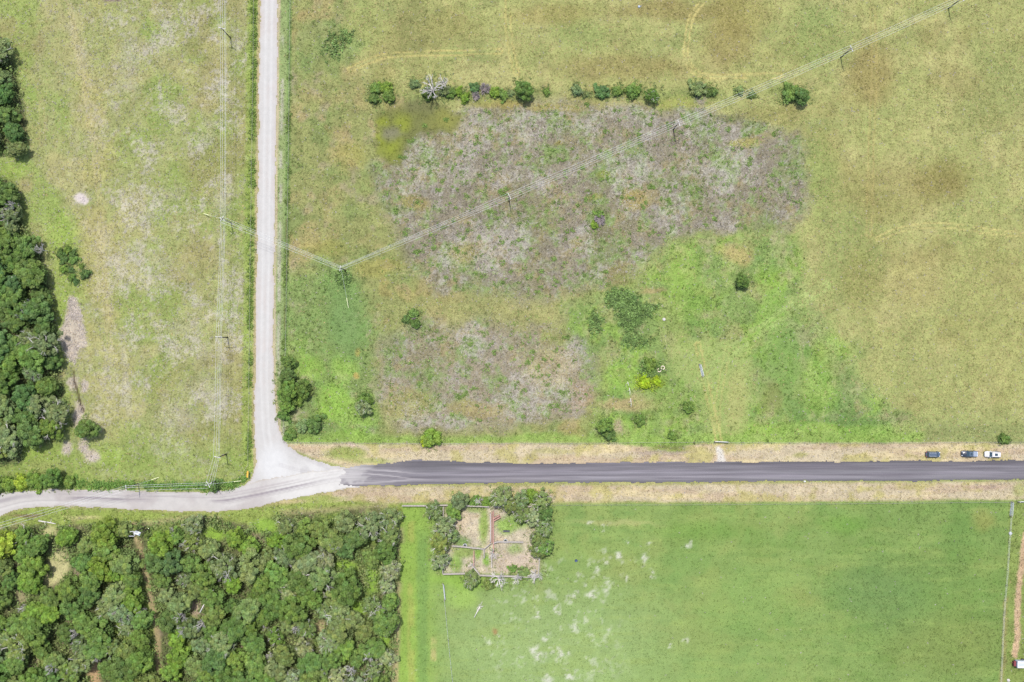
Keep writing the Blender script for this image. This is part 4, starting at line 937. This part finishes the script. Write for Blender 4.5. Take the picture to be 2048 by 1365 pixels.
# ---------------------------------------------------------------- single trees and shrubs: kind, x, y, radius (photo pixels), tint, label
HR = 'shrubs in the row above the brown weed square'
R_ = [
 ('bush',752,178,12,'mid green','bushy green shrub at the upper left of the first thicket in the shrub row',HR),
 ('bush',772,174,12,'bright green','bright shrub at the upper right of the first thicket in the shrub row',HR),
 ('bush',748,198,11,'deep green','dark shrub at the lower left of the first thicket in the shrub row',HR),
 ('bush',778,194,13,'deep green','dark shrub at the lower right of the first thicket in the shrub row',HR),
 ('bush',828,168,10,'grey-green','faint grey-green shrub left of the white dead tree',HR),
 ('bush',856,186,15,'deep green','dark shrub behind the white dead tree',HR),
 ('bush',888,182,13,'grey-green','grey-green shrub right of the white dead tree',HR),
 ('bush',902,186,11,'mid green','mid green shrub, second right of the white dead tree',HR),
 ('bush',918,184,9,'bright green','small bright shrub midway between white dead tree and purple bare shrub',HR),
 ('bush',930,194,11,'bright green','bright low shrub just left of the purple bare shrub',HR),
 ('bush',950,176,11,'blue-green','blue-green shrub inside the purple bare thicket',HR),
 ('bush',990,186,12,'bright green','bright green shrub just right of the purple bare shrub',HR),
 ('bush',1006,190,11,'mid green','mid green shrub between purple bare shrub and the large round one',HR),
 ('bush',1020,186,8,'grey-green','small grey-green shrub touching the large round one on its left',HR),
 ('tree',1048,178,21,'mid green','large round green tree in the shrub row, right of the purple bare shrub',HR),
 ('bush',1093,182,8,'mid green','small upright shrub standing apart right of the large round tree',HR),
 ('bush',1154,181,12,'grey-green','pale topped shrub, first after the wide gap in the row',HR),
 ('bush',1171,188,8,'grey-green','small faint shrub touching the pale topped one',HR),
 ('bush',1204,184,14,'blue-green','dark blue-green round shrub in the shrub row',HR),
 ('bush',1234,183,11,'mid green','smaller green shrub between two round ones in the row',HR),
 ('bush',1266,183,16,'mid green','wide green shrub in the row, directly left of the forked one',HR),
 ('sparse',1306,188,16,'mid green','forked shrub with pale branches in the shrub row',HR),
 ('bush',1396,178,16,'grey-green','grey-green shrub over the patch of grey litter',HR),
 ('bush',1424,183,11,'deep green','compact oval dark green shrub right of the grey litter',HR),
 ('bush',1479,181,9,'grey-green','faint pale shrub just above the diagonal wires',HR),
 ('bush',1504,189,8,'olive green','faint small shrub just below the diagonal wires',HR),
 ('bush',1580,187,19,'mid green','loose green shrub left of the blackish round tree',HR),
 ('tree',1608,189,17,'deep green','blackish green round tree ending the shrub row on the right',HR),
 ('tree',1488,562,15,'deep green','solitary dark tree with grey top in the green weeds',None),
 ('bush',828,628,10,'mid green','upper shrub of the clump south-east of the turning pole',None),
 ('bush',832,648,11,'deep green','lower shrub of the clump south-east of the turning pole',None),
 ('bush',812,640,9,'blue-green','left shrub of the clump south-east of the turning pole',None),
 ('bush',1198,428,9,'mid green','green shrub above the purple bare shrub in the brown square',None),
 ('bush',1190,450,9,'bright green','low green shrub below the purple bare shrub in the brown square',None),
 ('bush',1300,730,15,'mid green','green shrub above the lime patch near the two tyres',None),
 ('bush',1290,765,14,'lime green','vivid yellow-green shrub below the two tyres, left one',None),
 ('bush',1312,762,10,'lime green','vivid yellow-green shrub below the two tyres, right one',None),
 ('tree',1212,852,17,'mid green','oval dark tree near the fence beside the pale worn path',None),
 ('bush',1217,868,14,'deep green','dark shrub joined to the foot of the oval tree by the fence',None),
 ('bush',1279,840,13,'deep green','round dark shrub right of the oval tree near the fence',None),
 ('bush',1378,815,13,'mid green','soft green shrub left of the worn wheel tracks',None),
 ('bush',1345,872,10,'mid green','low shrub on the fence line left of the small gate',None),
 ('bush',862,876,20,'bright green','wide green shrub standing over the fence on the north verge',None),
 ('bush',850,884,11,'lime green','yellow-green shrub leaning onto the verge beside the wide one',None),
 ('bush',2008,878,11,'deep green','small dark shrub on the fence above the white car',None),
 ('tree',574,725,15,'mid green','topmost tree of the thicket beside the gravel road',None),
 ('tree',572,752,18,'deep green','second tree down in the thicket beside the gravel road',None),
 ('tree',574,783,21,'mid green','widest tree of the thicket beside the gravel road',None),
 ('tree',603,778,18,'deep green','tree jutting right from the thicket beside the gravel road',None),
 ('tree',571,812,17,'mid green','lower tree of the thicket beside the gravel road',None),
 ('bush',568,832,12,'deep green','lowest shrub tip of the thicket beside the gravel road',None),
 ('bush',592,800,15,'mid green','shrub filling the lower right flank of the roadside thicket',None),
 ('bush',617,783,11,'olive green','outermost right shrub of the roadside thicket',None),
 ('bush',730,801,16,'deep green','dark upper half of the lone shrub pair east of the roadside thicket',None),
 ('sparse',724,816,18,'pale grey-green','pale grey lower half of the lone shrub pair east of the roadside thicket',None),
 ('bush',630,848,17,'deep green','dark shrub below the roadside thicket near the road corner',None),
 ('bush',605,852,13,'grey-green','greyish shrub left of the dark one near the road corner',None),
 ('bush',580,868,12,'mid green','green shrub in the very corner of the field above the junction',None),
 ('tree',172,858,24,'deep green','separate dark tree at the lower end of the west wood',None),
 ('tree',100,958,22,'deep green','dark round tree in the roadside hedge by the bend road',None),
 ('bush',70,962,17,'bright green','bright shrub left of the dark round roadside tree',None),
 ('bush',45,965,16,'yellow-green','yellow-green shrub, third from the left edge in the roadside hedge',None),
 ('bush',20,968,16,'bright green','bright shrub, second from the left edge in the roadside hedge',None),
 ('bush',-4,974,15,'mid green','shrub cut by the left photo edge in the roadside hedge',None),
 ('bush',140,964,14,'mid green','green shrub just right of the dark round roadside tree',None),
 ('bush',430,972,12,'deep green','dark shrub at the foot of the corner pole',None),
]
for k, (x, y, r, t, l) in enumerate(((122,508,11,'deep green','upper left'),(135,500,9,'mid green','top'),(146,510,9,'deep green','upper right'),(128,518,9,'blue-green','lower left'),(147,520,9,'mid green','middle right'),
        (130,538,9,'mid green','lone lower left'),(140,540,7,'blue-green','lower middle'),(162,532,6,'mid green','tiny right'),(170,548,11,'blue-green','rightmost blue-green'),(143,554,8,'mid green','second lowest'),(152,564,7,'blue-green','lowest'))):
    R_.append(('bush',x,y,r,t,'%s shrub of the small scattered group east of the west wood' % l,'scattered shrubs beside the west wood'))
CT = 'trees round the corral'
R_ += [('tree',918,1004,17,'grey-green','grey-green tree over the corral north fence near its left corner',CT),('tree',906,1026,15,'mid green','green tree just inside the corral below the north fence, left side',CT),
 ('sparse',866,1022,16,'grey-green','pale branched tree outside the upper left corral corner',CT),('sparse',888,1056,22,'pale grey-green','palest lichened tree on the corral west fence',CT),
 ('sparse',880,1086,21,'olive green','wide olive tree on the corral west fence below the palest one',CT),('sparse',905,1075,14,'grey-green','small grey-green tree leaning into the corral from the west fence',CT),
 ('sparse',880,1123,17,'pale grey-green','sparse pale tree on the lower west fence of the corral',CT),('bush',950,1002,10,'mid green','small green shrub on the north fence left of a bare sapling',CT),
 ('bush',972,1004,9,'bright green','small bright shrub on the north fence right of a bare sapling',CT),('sparse',1003,994,21,'grey-green','tall grey-green tree above the alley head on the verge',CT),
 ('sparse',1018,1012,17,'olive green','olive tree at the head of the cattle alley',CT),('sparse',1041,1002,17,'grey-green','tree between the alley head and the bright shrub on the verge',CT),
 ('bush',1062,992,14,'bright green','bright green shrub between trees on the corral north side',CT),('sparse',1084,1002,18,'grey-green','grey tree at the upper right corral corner on the verge',CT),
 ('sparse',1046,1030,18,'olive green','olive tree inside the corral, upper right pen, left one',CT),('sparse',1066,1034,18,'pale grey-green','pale tree inside the upper right pen beside the fence',CT),
 ('tree',1090,1028,15,'deep green','dark tree outside the corral, upper end of its right fence',CT),('sparse',1088,1056,18,'grey-green','grey-green tree halfway down the corral right fence',CT),
 ('sparse',1076,1080,18,'olive green','olive tree on the corral right fence at the cross fence',CT),('sparse',1089,1096,17,'mid green','green tree outside the corral right fence, second from the bottom',CT),
 ('sparse',1076,1106,15,'olive green','lowest olive tree on the corral right fence',CT),('sparse',943,1161,17,'grey-green','grey-green tree just below the corral bottom fence, left one',CT),
 ('bush',978,1170,10,'olive green','low olive shrub below the corral bottom fence, middle',CT),('bush',1048,1146,11,'olive green','olive shrub on the corral bottom fence right side',CT),('bush',1026,1138,7,'mid green','little shrub just inside the corral bottom fence',CT)]
DT = 'bare dead trees'
R_ += [('bare',865,180,27,None,'large white dead tree with spread branches in the shrub row',DT),('bare',886,163,17,None,'smaller white dead tree behind the large one in the shrub row',DT),
 ('bare',957,1005,10,None,'bare sapling on the corral north fence',DT),('bare',985,1112,12,None,'bare pale tree at the broken end of the cattle alley',DT),('bare',944,1135,9,None,'small bare tree by the slanting fence in the corral',DT),
 ('bare',998,1160,20,None,'bare white tree below the middle of the corral bottom fence',DT),('bare',1034,1160,14,None,'bare tree below the corral bottom fence, second from the right',DT),('bare',1070,1153,17,None,'bare white tree at the lower right corral corner',DT),
 ('bare',1074,1014,13,None,'bare white top among the trees at the upper right of the corral',DT),
 ('bare',72,498,13,None,'bare grey tree sticking out of the west wood edge',DT),('bare',18,412,14,None,'bare white tree in the upper part of the west wood',DT),('bare',2,428,11,None,'bare tree in the west wood cut by the left photo edge',DT),
 ('bare',40,632,13,None,'bare tree with long twigs halfway down the west wood',DT),('bare',12,478,11,None,'bare grey crown in the west wood above its middle',DT),('bare',55,610,12,None,'bare twigs above the long twigged tree in the west wood',DT),
 ('bare',8,245,9,None,'bare white tree in the small northern part of the west wood',DT),('bare',10,292,9,None,'bare tree at the lower end of the small northern part of the west wood',DT),
 ('bare',336,1066,10,None,'bare white tree near the road in the south wood, right of the transformer pole',DT),('bare',362,1092,10,None,'bare tree right of the woodland track near its upper end',DT),
 ('bare',195,1108,13,None,'bare white tree left of the track in the upper south wood',DT),('bare',40,1222,13,None,'bare grey tree at the left of the south wood',DT),('bare',142,1272,13,None,'bare grey tree in the middle left of the south wood',DT),
 ('bare',186,1275,13,None,'bare grey tree beside another bare one, middle left of the south wood',DT),('bare',275,1230,12,None,'bare leaning tree just left of the woodland track',DT),('bare',96,1340,15,None,'bare white tree at the bottom left of the south wood',DT),
 ('bare',186,1322,12,None,'bare tree above the small glade at the bottom of the south wood',DT),('bare',400,1252,13,None,'forked white bare tree right of the woodland track',DT),('bare',358,1236,13,None,'bare grey tree immediately right of the track, middle height',DT),
 ('bare',360,1262,13,None,'bare white tree right of the track below the middle',DT),('bare',450,1160,12,None,'bare twiggy tree in the upper middle of the south wood',DT),('bare',664,1096,15,None,'bare pale tree in the upper right of the south wood',DT),
 ('bare',650,1194,10,None,'small bare tree in the centre right of the south wood',DT),('bare',760,1220,13,None,'bare whitish crown near the right edge of the south wood',DT),('bare',664,1262,9,None,'small forked bare tree low in the south wood',DT),
 ('bare',668,1296,12,None,'bare fine twigged tree low in the south wood, centre right',DT),('bare',700,1345,14,None,'white bare tree at the bottom edge of the south wood, right side',DT),('bare',645,1352,12,None,'bare tree at the bottom edge of the south wood, centre',DT),
 ('bare',590,1262,13,None,'bare grey tree left of the small forked one low in the south wood',DT),('bare',735,1318,13,None,'reddish grey bare tree in a gap near the bottom right of the south wood',DT),('bare',775,1265,13,None,'bare greyish tree on the right edge of the south wood',DT),
 ('bare',534,1318,11,None,'bare tree low in the middle of the south wood',DT),('bare',410,1120,11,None,'bare twigs in the upper south wood right of the track',DT)]
for kind, x, y, r, t, lab, g in R_: tree(kind, x, y, r*(1.16 if g == CT else 1), t, lab, g, 'shrub' if kind == 'bush' else 'tree')
# two leafless purple shrubs
for x, y, r, lab in ((970,178,15,'purple-brown leafless shrub in the shrub row'),(952,192,12,'low purple leafless shrub beside the taller one in the row'),(1199,440,16,'round purple leafless shrub in the brown weed square'),(827,632,9,'small purple leafless shrub in the clump south-east of the turning pole')):
    rt = thing('leafless_shrub', lab, 'shrub', group='leafless purple shrubs')
    mb = twigs(int(x), 2.0, 1, .3, 20, 2, .095, split=5); mb.build('twigs', PURPLEWOOD, rt); MB().tube((0,0,-.3),(0,0,.4),.1,.08,6).build('stem', PURPLEWOOD, rt); put(rt, x, y, 1, r*S/2.0)

# ---------------------------------------------------------------- the woods: one tree at a time, spread evenly
def fill(P, dmin, avoid, seed, box):
    r = random.Random(seed); out = []; x0, x1, y0, y1 = box; tries = 0
    pa = [np.array([[0.]]), None]
    cand = np.array([(r.uniform(x0, x1), r.uniform(y0, y1)) for _ in range(26000)])
    d = poly_sd(cand[:, 0], cand[:, 1], P)
    for (x, y), dd in zip(cand, d):
        if dd > -15-4*math.sin(x*.05+y*.07): continue
        if any((x-a)**2/(rx+15)**2+(y-b)**2/(ry+15)**2 < 1 for a, b, rx, ry in avoid): continue
        if all((x-a)**2+(y-b)**2 > dmin*dmin for a, b in out): out.append((x, y))
    return out
av = [(g[0], g[1], g[2]+7, g[3]+7) for g in GLADES[:3]]+[(g[0], g[1], g[2]*1.0, g[3]*1.0) for g in GLADES[3:]] + [(266,1066,-5,-5)]
tr = np.array(smooth_line(TRACK, 10))
av += [(x, y, 11 if y < 1320 else 4, 11) for x, y in tr]
av += [(q[1], q[2], -3, -3) for q in R_ if q[0] == 'bare']
SW = fill(SOUTH_WOOD, 31, av, 5, (-60, 800, 1030, 1420)); WW = fill(WEST_WOOD_B, 30, av, 6, (-50, 160, 340, 935)) + fill(WEST_WOOD_A, 30, [], 8, (-40, 60, 60, 320))
def pick(w): return random.choices(list(w.keys()), list(w.values()))[0]
trees = []
for x, y in SW:
    if x < 330 and y < 1260: w = {'bright green':3,'deep green':4,'mid green':5,'olive green':1,'yellow-green':.4}
    elif x < 330: w = {'deep green':3,'mid green':4,'olive green':3,'grey-green':2}
    elif x > 560: w = {'grey-green':4,'mid green':3,'olive green':4,'deep green':3,'pale grey-green':2}
    else: w = {'mid green':4,'olive green':3,'grey-green':3,'deep green':3,'bright green':1.2,'blue-green':.6}
    if math.hypot(x-230, y-1225) < 40: w = {'grey-green':1}
    zone = ('road side' if y < 1085 else 'bottom edge' if y > 1300 else 'middle band')
    side = ('far left' if x < 150 else 'near its track' if x < 380 else 'centre' if x < 590 else 'right edge')
    trees.append((x, y, pick(w), 'south wood', zone, side))
for x, y in WW:
    w = {'deep green':5,'blue-green':3,'grey-green':3,'mid green':3,'olive green':1} if y > 650 else {'deep green':5,'blue-green':4,'grey-green':4,'mid green':1}
    zone = 'northern clump' if y < 325 else 'upper part' if y < 500 else 'middle part' if y < 660 else 'lower part' if y < 800 else 'lower end'
    trees.append((x, y, pick(w), 'west wood', zone, 'photo edge side' if x < 38 else 'meadow side'))
groups = {}
for i, t in enumerate(trees): groups.setdefault(t[2:], []).append(i)
lab = {}
ON = ['first','second','third','fourth','fifth','sixth','seventh','eighth','ninth','tenth','eleventh','twelfth']
for key, ids in groups.items():
    ax = 0 if key[1] == 'south wood' else 1
    ids.sort(key=lambda i: trees[i][ax])
    for n, i in enumerate(ids):
        pre = '' if len(ids) == 1 else ('%s from %s, ' % (ON[n], 'left' if ax == 0 else 'top'))
        lab[i] = '%s%s tree in the %s, %s, %s' % (pre, key[0], key[1], key[2], key[3])
for i, (x, y, tint, wood, zone, side) in enumerate(trees):
    sp = {'grey-green': .5, 'pale grey-green': 1.0, 'olive green': .25, 'mid green': .08}.get(tint, 0)
    tree('sparse' if random.random() < sp else 'tree', x, y, random.choice((20, 23, 25, 27, 31))*random.uniform(.95, 1.05), tint, lab[i], 'trees of the '+wood)

# ---------------------------------------------------------------- ground cover: hedges, undergrowth, weeds, grass
def clumps(name, pts, rad, nleaf, ls, tint, hz=.6, mat=LEAF, cv=.25, k=None):
    """pts: (n,2) world; one mesh of leafy clumps"""
    pts = np.asarray(pts, float); n = len(pts); rad = np.broadcast_to(rad, n)
    rep = np.repeat(np.arange(n), nleaf); m = len(rep)
    d = RS.randn(m, 3); d /= np.linalg.norm(d, axis=1, keepdims=True); d[:, 2] = np.abs(d[:, 2])
    q = RS.rand(m, 1)**.5
    c = np.zeros((m, 3)); c[:, :2] = pts[rep]; c += d*q*rad[rep][:, None]*np.array([1, 1, hz])
    c[:, 2] += zat(c[:, 0], c[:, 1])+.03
    nor = d*.7+np.array([0, 0, .6])+RS.randn(m, 3)*.35
    col = np.asarray(tint, float); col = np.broadcast_to(col, (n, 3))[rep]*(1+cv*(RS.rand(n, 1)[rep]-.5)*2)*(.8+.4*RS.rand(m, 1))
    sz = ls*(.6+.8*RS.rand(m))*np.clip(rad[rep]/rad.mean(), .6, 1.5)
    me = leafmesh(name, c, nor, sz, col); me.materials.append(mat); return me
def along(pts, spread, dens):
    out = []
    for a, b in zip(pts[:-1], pts[1:]):
        a = np.array(a, float); b = np.array(b, float); L = np.linalg.norm(b-a); n = int(L*dens)
        t = RS.rand(n, 1); p = a+(b-a)*t+RS.randn(n, 2)*spread; out.append(p)
    p = np.concatenate(out); return np.stack([(p[:, 0]-CX)*S, (CY-p[:, 1])*S], -1), p
def hedge(label, pts, spread, dens, r, tint, thr):
    w, p = along(pts, spread, dens); k = fbm(p[:, 0].astype(np.float32), p[:, 1].astype(np.float32), 40, 81, 3) > thr; w = w[k]
    o = link('hedge', clumps('hedge', w, r*(.6+.8*RS.rand(len(w))), 16, .24, np.array(tint)*1.5, .9), None); o.color = (1,1,1,1); tag(o, label, 'hedge', 'hedges along the roads')
hedge('leafy hedge line on the west side of the gravel road', [(508,-20),(508,100),(505,300),(502,500),(500,700),(499,880),(497,945)], 2.6, .85, .75, (.10,.15,.03), .42)
hedge('narrow hedge line on the east side of the gravel road', [(582,-20),(580,100),(578,300),(576,420),(570,560),(566,700)], 2.0, .6, .6, (.095,.135,.032), .50)
hedge('low green hedge strip on the north edge of the bend road', [(130,966),(200,970),(300,971),(400,974),(470,970),(492,955)], 4.0, 1.3, .9, (.085,.155,.03), .30)
hedge('bushy tangle beside the road below the west wood', [(-60,982),(0,970),(60,962),(130,966)], 6.5, 1.6, 1.2, (.10,.165,.03), .2)
# undergrowth of both woods
def inpoly(P, n, box, m=0):
    x = RS.uniform(box[0], box[1], n).astype(np.float32); y = RS.uniform(box[2], box[3], n).astype(np.float32)
    k = poly_sd(x, y, P) < m; return x[k], y[k]
ux, uy = [], []
for P, n, b in ((SOUTH_WOOD, 3600, (-60,800,1030,1400)), (WEST_WOOD_B, 1500, (-60,140,340,930)), (WEST_WOOD_A, 450, (-60,60,60,320))):
    a, c = inpoly(P, n, b, 2); ux.append(a); uy.append(c)
ux = np.concatenate(ux); uy = np.concatenate(uy); kk = line_d(ux, uy, TRACK) > 5
for g in GLADES: kk &= (((ux-g[0])/g[2])**2+((uy-g[1])/g[3])**2 > 1.0) | (RS.rand(len(ux)) < .2)
ux, uy = ux[kk], uy[kk]; up = np.stack([(ux-CX)*S, (CY-uy)*S], -1)
tn = np.where(RS.rand(len(up), 1) < .3, np.array([[.22,.26,.09]]), np.array([[.14,.20,.058]]))
tag(link('undergrowth', clumps('undergrowth', up, 1.1+1.1*RS.rand(len(up)), 22, .36, tn, 1.5)), kind='stuff').color = (1,1,1,1)
# weeds: broad-leaved clumps where the field is weedy
nw = 90000; wx_ = RS.uniform(-30, 2080, nw).astype(np.float32); wy_ = RS.uniform(-30, 1390, nw).astype(np.float32)
Xw = (wx_-CX)*S; Yw = (CY-wy_)*S; cc, tt, rd = cat_(Xw, Yw)
dens = fbm(wx_, wy_, 24, 91, 3); k = (RS.rand(nw) < np.clip((tt[:, 1]-.12)*1.15, 0, 1)*sst(dens, .38, .60)*.85) & (rd > 3)
for P in (SOUTH_WOOD, WEST_WOOD_A, WEST_WOOD_B): k &= poly_sd(wx_, wy_, P) > 2
Xw, Yw, cc, tt, dk = Xw[k], Yw[k], cc[k], tt[k], dens[k]
br = np.array([[.50,.50,.50]]); brown = (cc[:, 0] > cc[:, 1]*.93)[:, None]
tw = np.where(brown, np.array([[.16,.23,.06]]), cc*np.array([[1.0,1.08,.78]]))*(.5+1.05*RS.rand(len(cc), 1))
tag(link('weeds', clumps('weeds', np.stack([Xw, Yw], -1), .28+.42*RS.rand(len(Xw))**2, 9, .17, tw, .6)), kind='stuff').color = (1,1,1,1)
# clusters of weeds standing in the brown squares
cw = []
r_ = random.Random(5)
for P in (BROWN, BROWN2):
    a = np.array(P); n = 0
    while n < (560 if P is BROWN else 200):
        x, y = r_.uniform(a[:, 0].min(), a[:, 0].max()), r_.uniform(a[:, 1].min(), a[:, 1].max())
        if poly_sd(np.array([x], np.float32), np.array([y], np.float32), P)[0] < -4:
            n += 1; m = int(1+r_.expovariate(.45))
            for _ in range(m): cw.append((x+r_.gauss(0, 2.6), y+r_.gauss(0, 2.0)))
cw = np.array(cw); cw = np.stack([(cw[:, 0]-CX)*S, (CY-cw[:, 1])*S], -1)
tag(link('weed_clusters', clumps('weed_clusters', cw, .4+.45*RS.rand(len(cw)), 12, .22, (.155,.24,.055), .7)), kind='stuff').color = (1,1,1,1)
# the two dark broad-leaved patches and the lime one
dl = []
for cx, cy, rx, ry, n in ((1235,598,22,18,260),(1258,630,22,26,300),(1190,645,14,24,80),(1290,618,26,14,90),(1300,740,20,16,140),(1270,680,30,16,110),(690,555,16,16,80),(665,90,20,30,60),(690,75,18,16,30)):
    a = RS.rand(n)*6.28; q = np.sqrt(RS.rand(n)); q = q*(.5+.9*RS.rand(n)); dl.append(np.stack([cx+np.cos(a)*q*rx, cy+np.sin(a)*q*ry], -1))
dl = np.concatenate(dl); dl = np.stack([(dl[:, 0]-CX)*S, (CY-dl[:, 1])*S], -1)
tag(link('tall_weeds', clumps('tall_weeds', dl, .55+.5*RS.rand(len(dl)), 12, .30, (.14,.22,.062), 1.1, cv=.5)), kind='stuff').color = (1,1,1,1)
bx_, by_ = inpoly([(140,590),(152,596),(162,630),(178,690),(160,700),(150,730),(138,720),(118,680),(126,650)], 3400, (110,185,585,735))
b2 = np.concatenate([np.stack([RS.normal(cx_, sx_, n_), RS.normal(cy_, sy_, n_)], -1) for cx_, cy_, sx_, sy_, n_ in ((185,915,8,7,60),(132,900,5,5,30),(168,896,6,8,50),(158,830,5,10,40),(168,775,4,5,20))])
kq = fbm(bx_, by_, 22, 95, 3) > .46; bx_, by_ = bx_[kq], by_[kq]; db = np.concatenate([np.stack([bx_, by_], -1)+RS.randn(len(bx_), 2)*3.5, b2]); db = np.stack([(db[:, 0]-CX)*S, (CY-db[:, 1])*S], -1)[::2]
tag(link('dead_brush', clumps('dead_brush', db, .35+.4*RS.rand(len(db)), 9, .15, (.44,.39,.35), .6, mat=GRASS, cv=.3)), kind='stuff').color = (1,1,1,1)
lx = np.stack([RS.normal(1296, 14, 130), RS.normal(765, 8, 130)], -1); lx = np.stack([(lx[:, 0]-CX)*S, (CY-lx[:, 1])*S], -1)
tag(link('lime_weeds', clumps('lime_weeds', lx, .45+.4*RS.rand(len(lx)), 12, .26, (.25,.33,.035), .9, cv=.35)), kind='stuff').color = (1,1,1,1)
# long grass and weeds round the feet of the shrubs
rg = []
for q in R_:
    x, y, r = q[1], q[2], q[3]
    if (x < 810 and y > 1030) or (x < 95 and y < 940): continue
    for _ in range(int(8+r*1.1)):
        a = random.random()*6.28; d = r*random.uniform(.75, 1.45); rg.append((x+math.cos(a)*d*1.1, y+math.sin(a)*d))
rg = np.array(rg); rg = np.stack([(rg[:, 0]-CX)*S, (CY-rg[:, 1])*S], -1)
tag(link('tall_grass', clumps('tall_grass', rg, .3+.6*RS.rand(len(rg)), 12, .2, np.where(RS.rand(len(rg), 1) < .5, np.array([[.15,.21,.06]]), np.array([[.20,.23,.085]])), .7, cv=.4)), kind='stuff').color = (1,1,1,1)
# grass: tufts of leaning blades over every field
ng = 240000; gx_ = RS.uniform(-20, 2070, ng).astype(np.float32); gy_ = RS.uniform(-20, 1385, ng).astype(np.float32)
Xg = (gx_-CX)*S; Yg = (CY-gy_)*S; cc, tt, rd = cat_(Xg, Yg)
k = (rd > 1.5) & (RS.rand(ng) < np.clip(tt[:, 3], .15, 1))
for P in (SOUTH_WOOD, WEST_WOOD_A, WEST_WOOD_B): k &= poly_sd(gx_, gy_, P) > -4
Xg, Yg, cc, tt = Xg[k], Yg[k], cc[k], tt[k]; n = len(Xg); nb = 3
rep = np.repeat(np.arange(n), nb); m = len(rep); az = RS.rand(m)*6.28; ln = (.28+.32*RS.rand(n))[rep]*(.7+.5*RS.rand(m)); el = .12+.42*RS.rand(m)
bx, by = Xg[rep], Yg[rep]; bz = zat(bx, by)
dx, dy, dz = np.cos(az)*np.cos(el)*ln, np.sin(az)*np.cos(el)*ln, np.sin(el)*ln; wd = .055+.05*RS.rand(m)
sx, sy = -np.sin(az)*wd, np.cos(az)*wd
V = np.stack([np.stack([bx+sx, by+sy, bz], -1), np.stack([bx-sx, by-sy, bz], -1), np.stack([bx+dx, by+dy, bz+dz+.03], -1)], 1).reshape(-1, 3)
pale = RS.rand(n) < np.clip(tt[:, 0]*.35, 0, .4); straw = (RS.rand(n) < tt[:, 2]*.38) & ~pale
gc = cc*(.88+.85*RS.rand(n, 1)**1.4); gc = np.where(straw[:, None], alb(222,206,146)*(.85+.3*RS.rand(n, 1)), gc); gc = np.where(pale[:, None], alb(214,206,196)*(.85+.3*RS.rand(n, 1)), gc)
gm = mesh_np('grass', V, np.arange(3*m), 3, {'Col': np.repeat(gc[rep], 3, 0)}); gm.materials.append(GRASS)
tag(link('grass', gm), kind='stuff').color = (1,1,1,1)
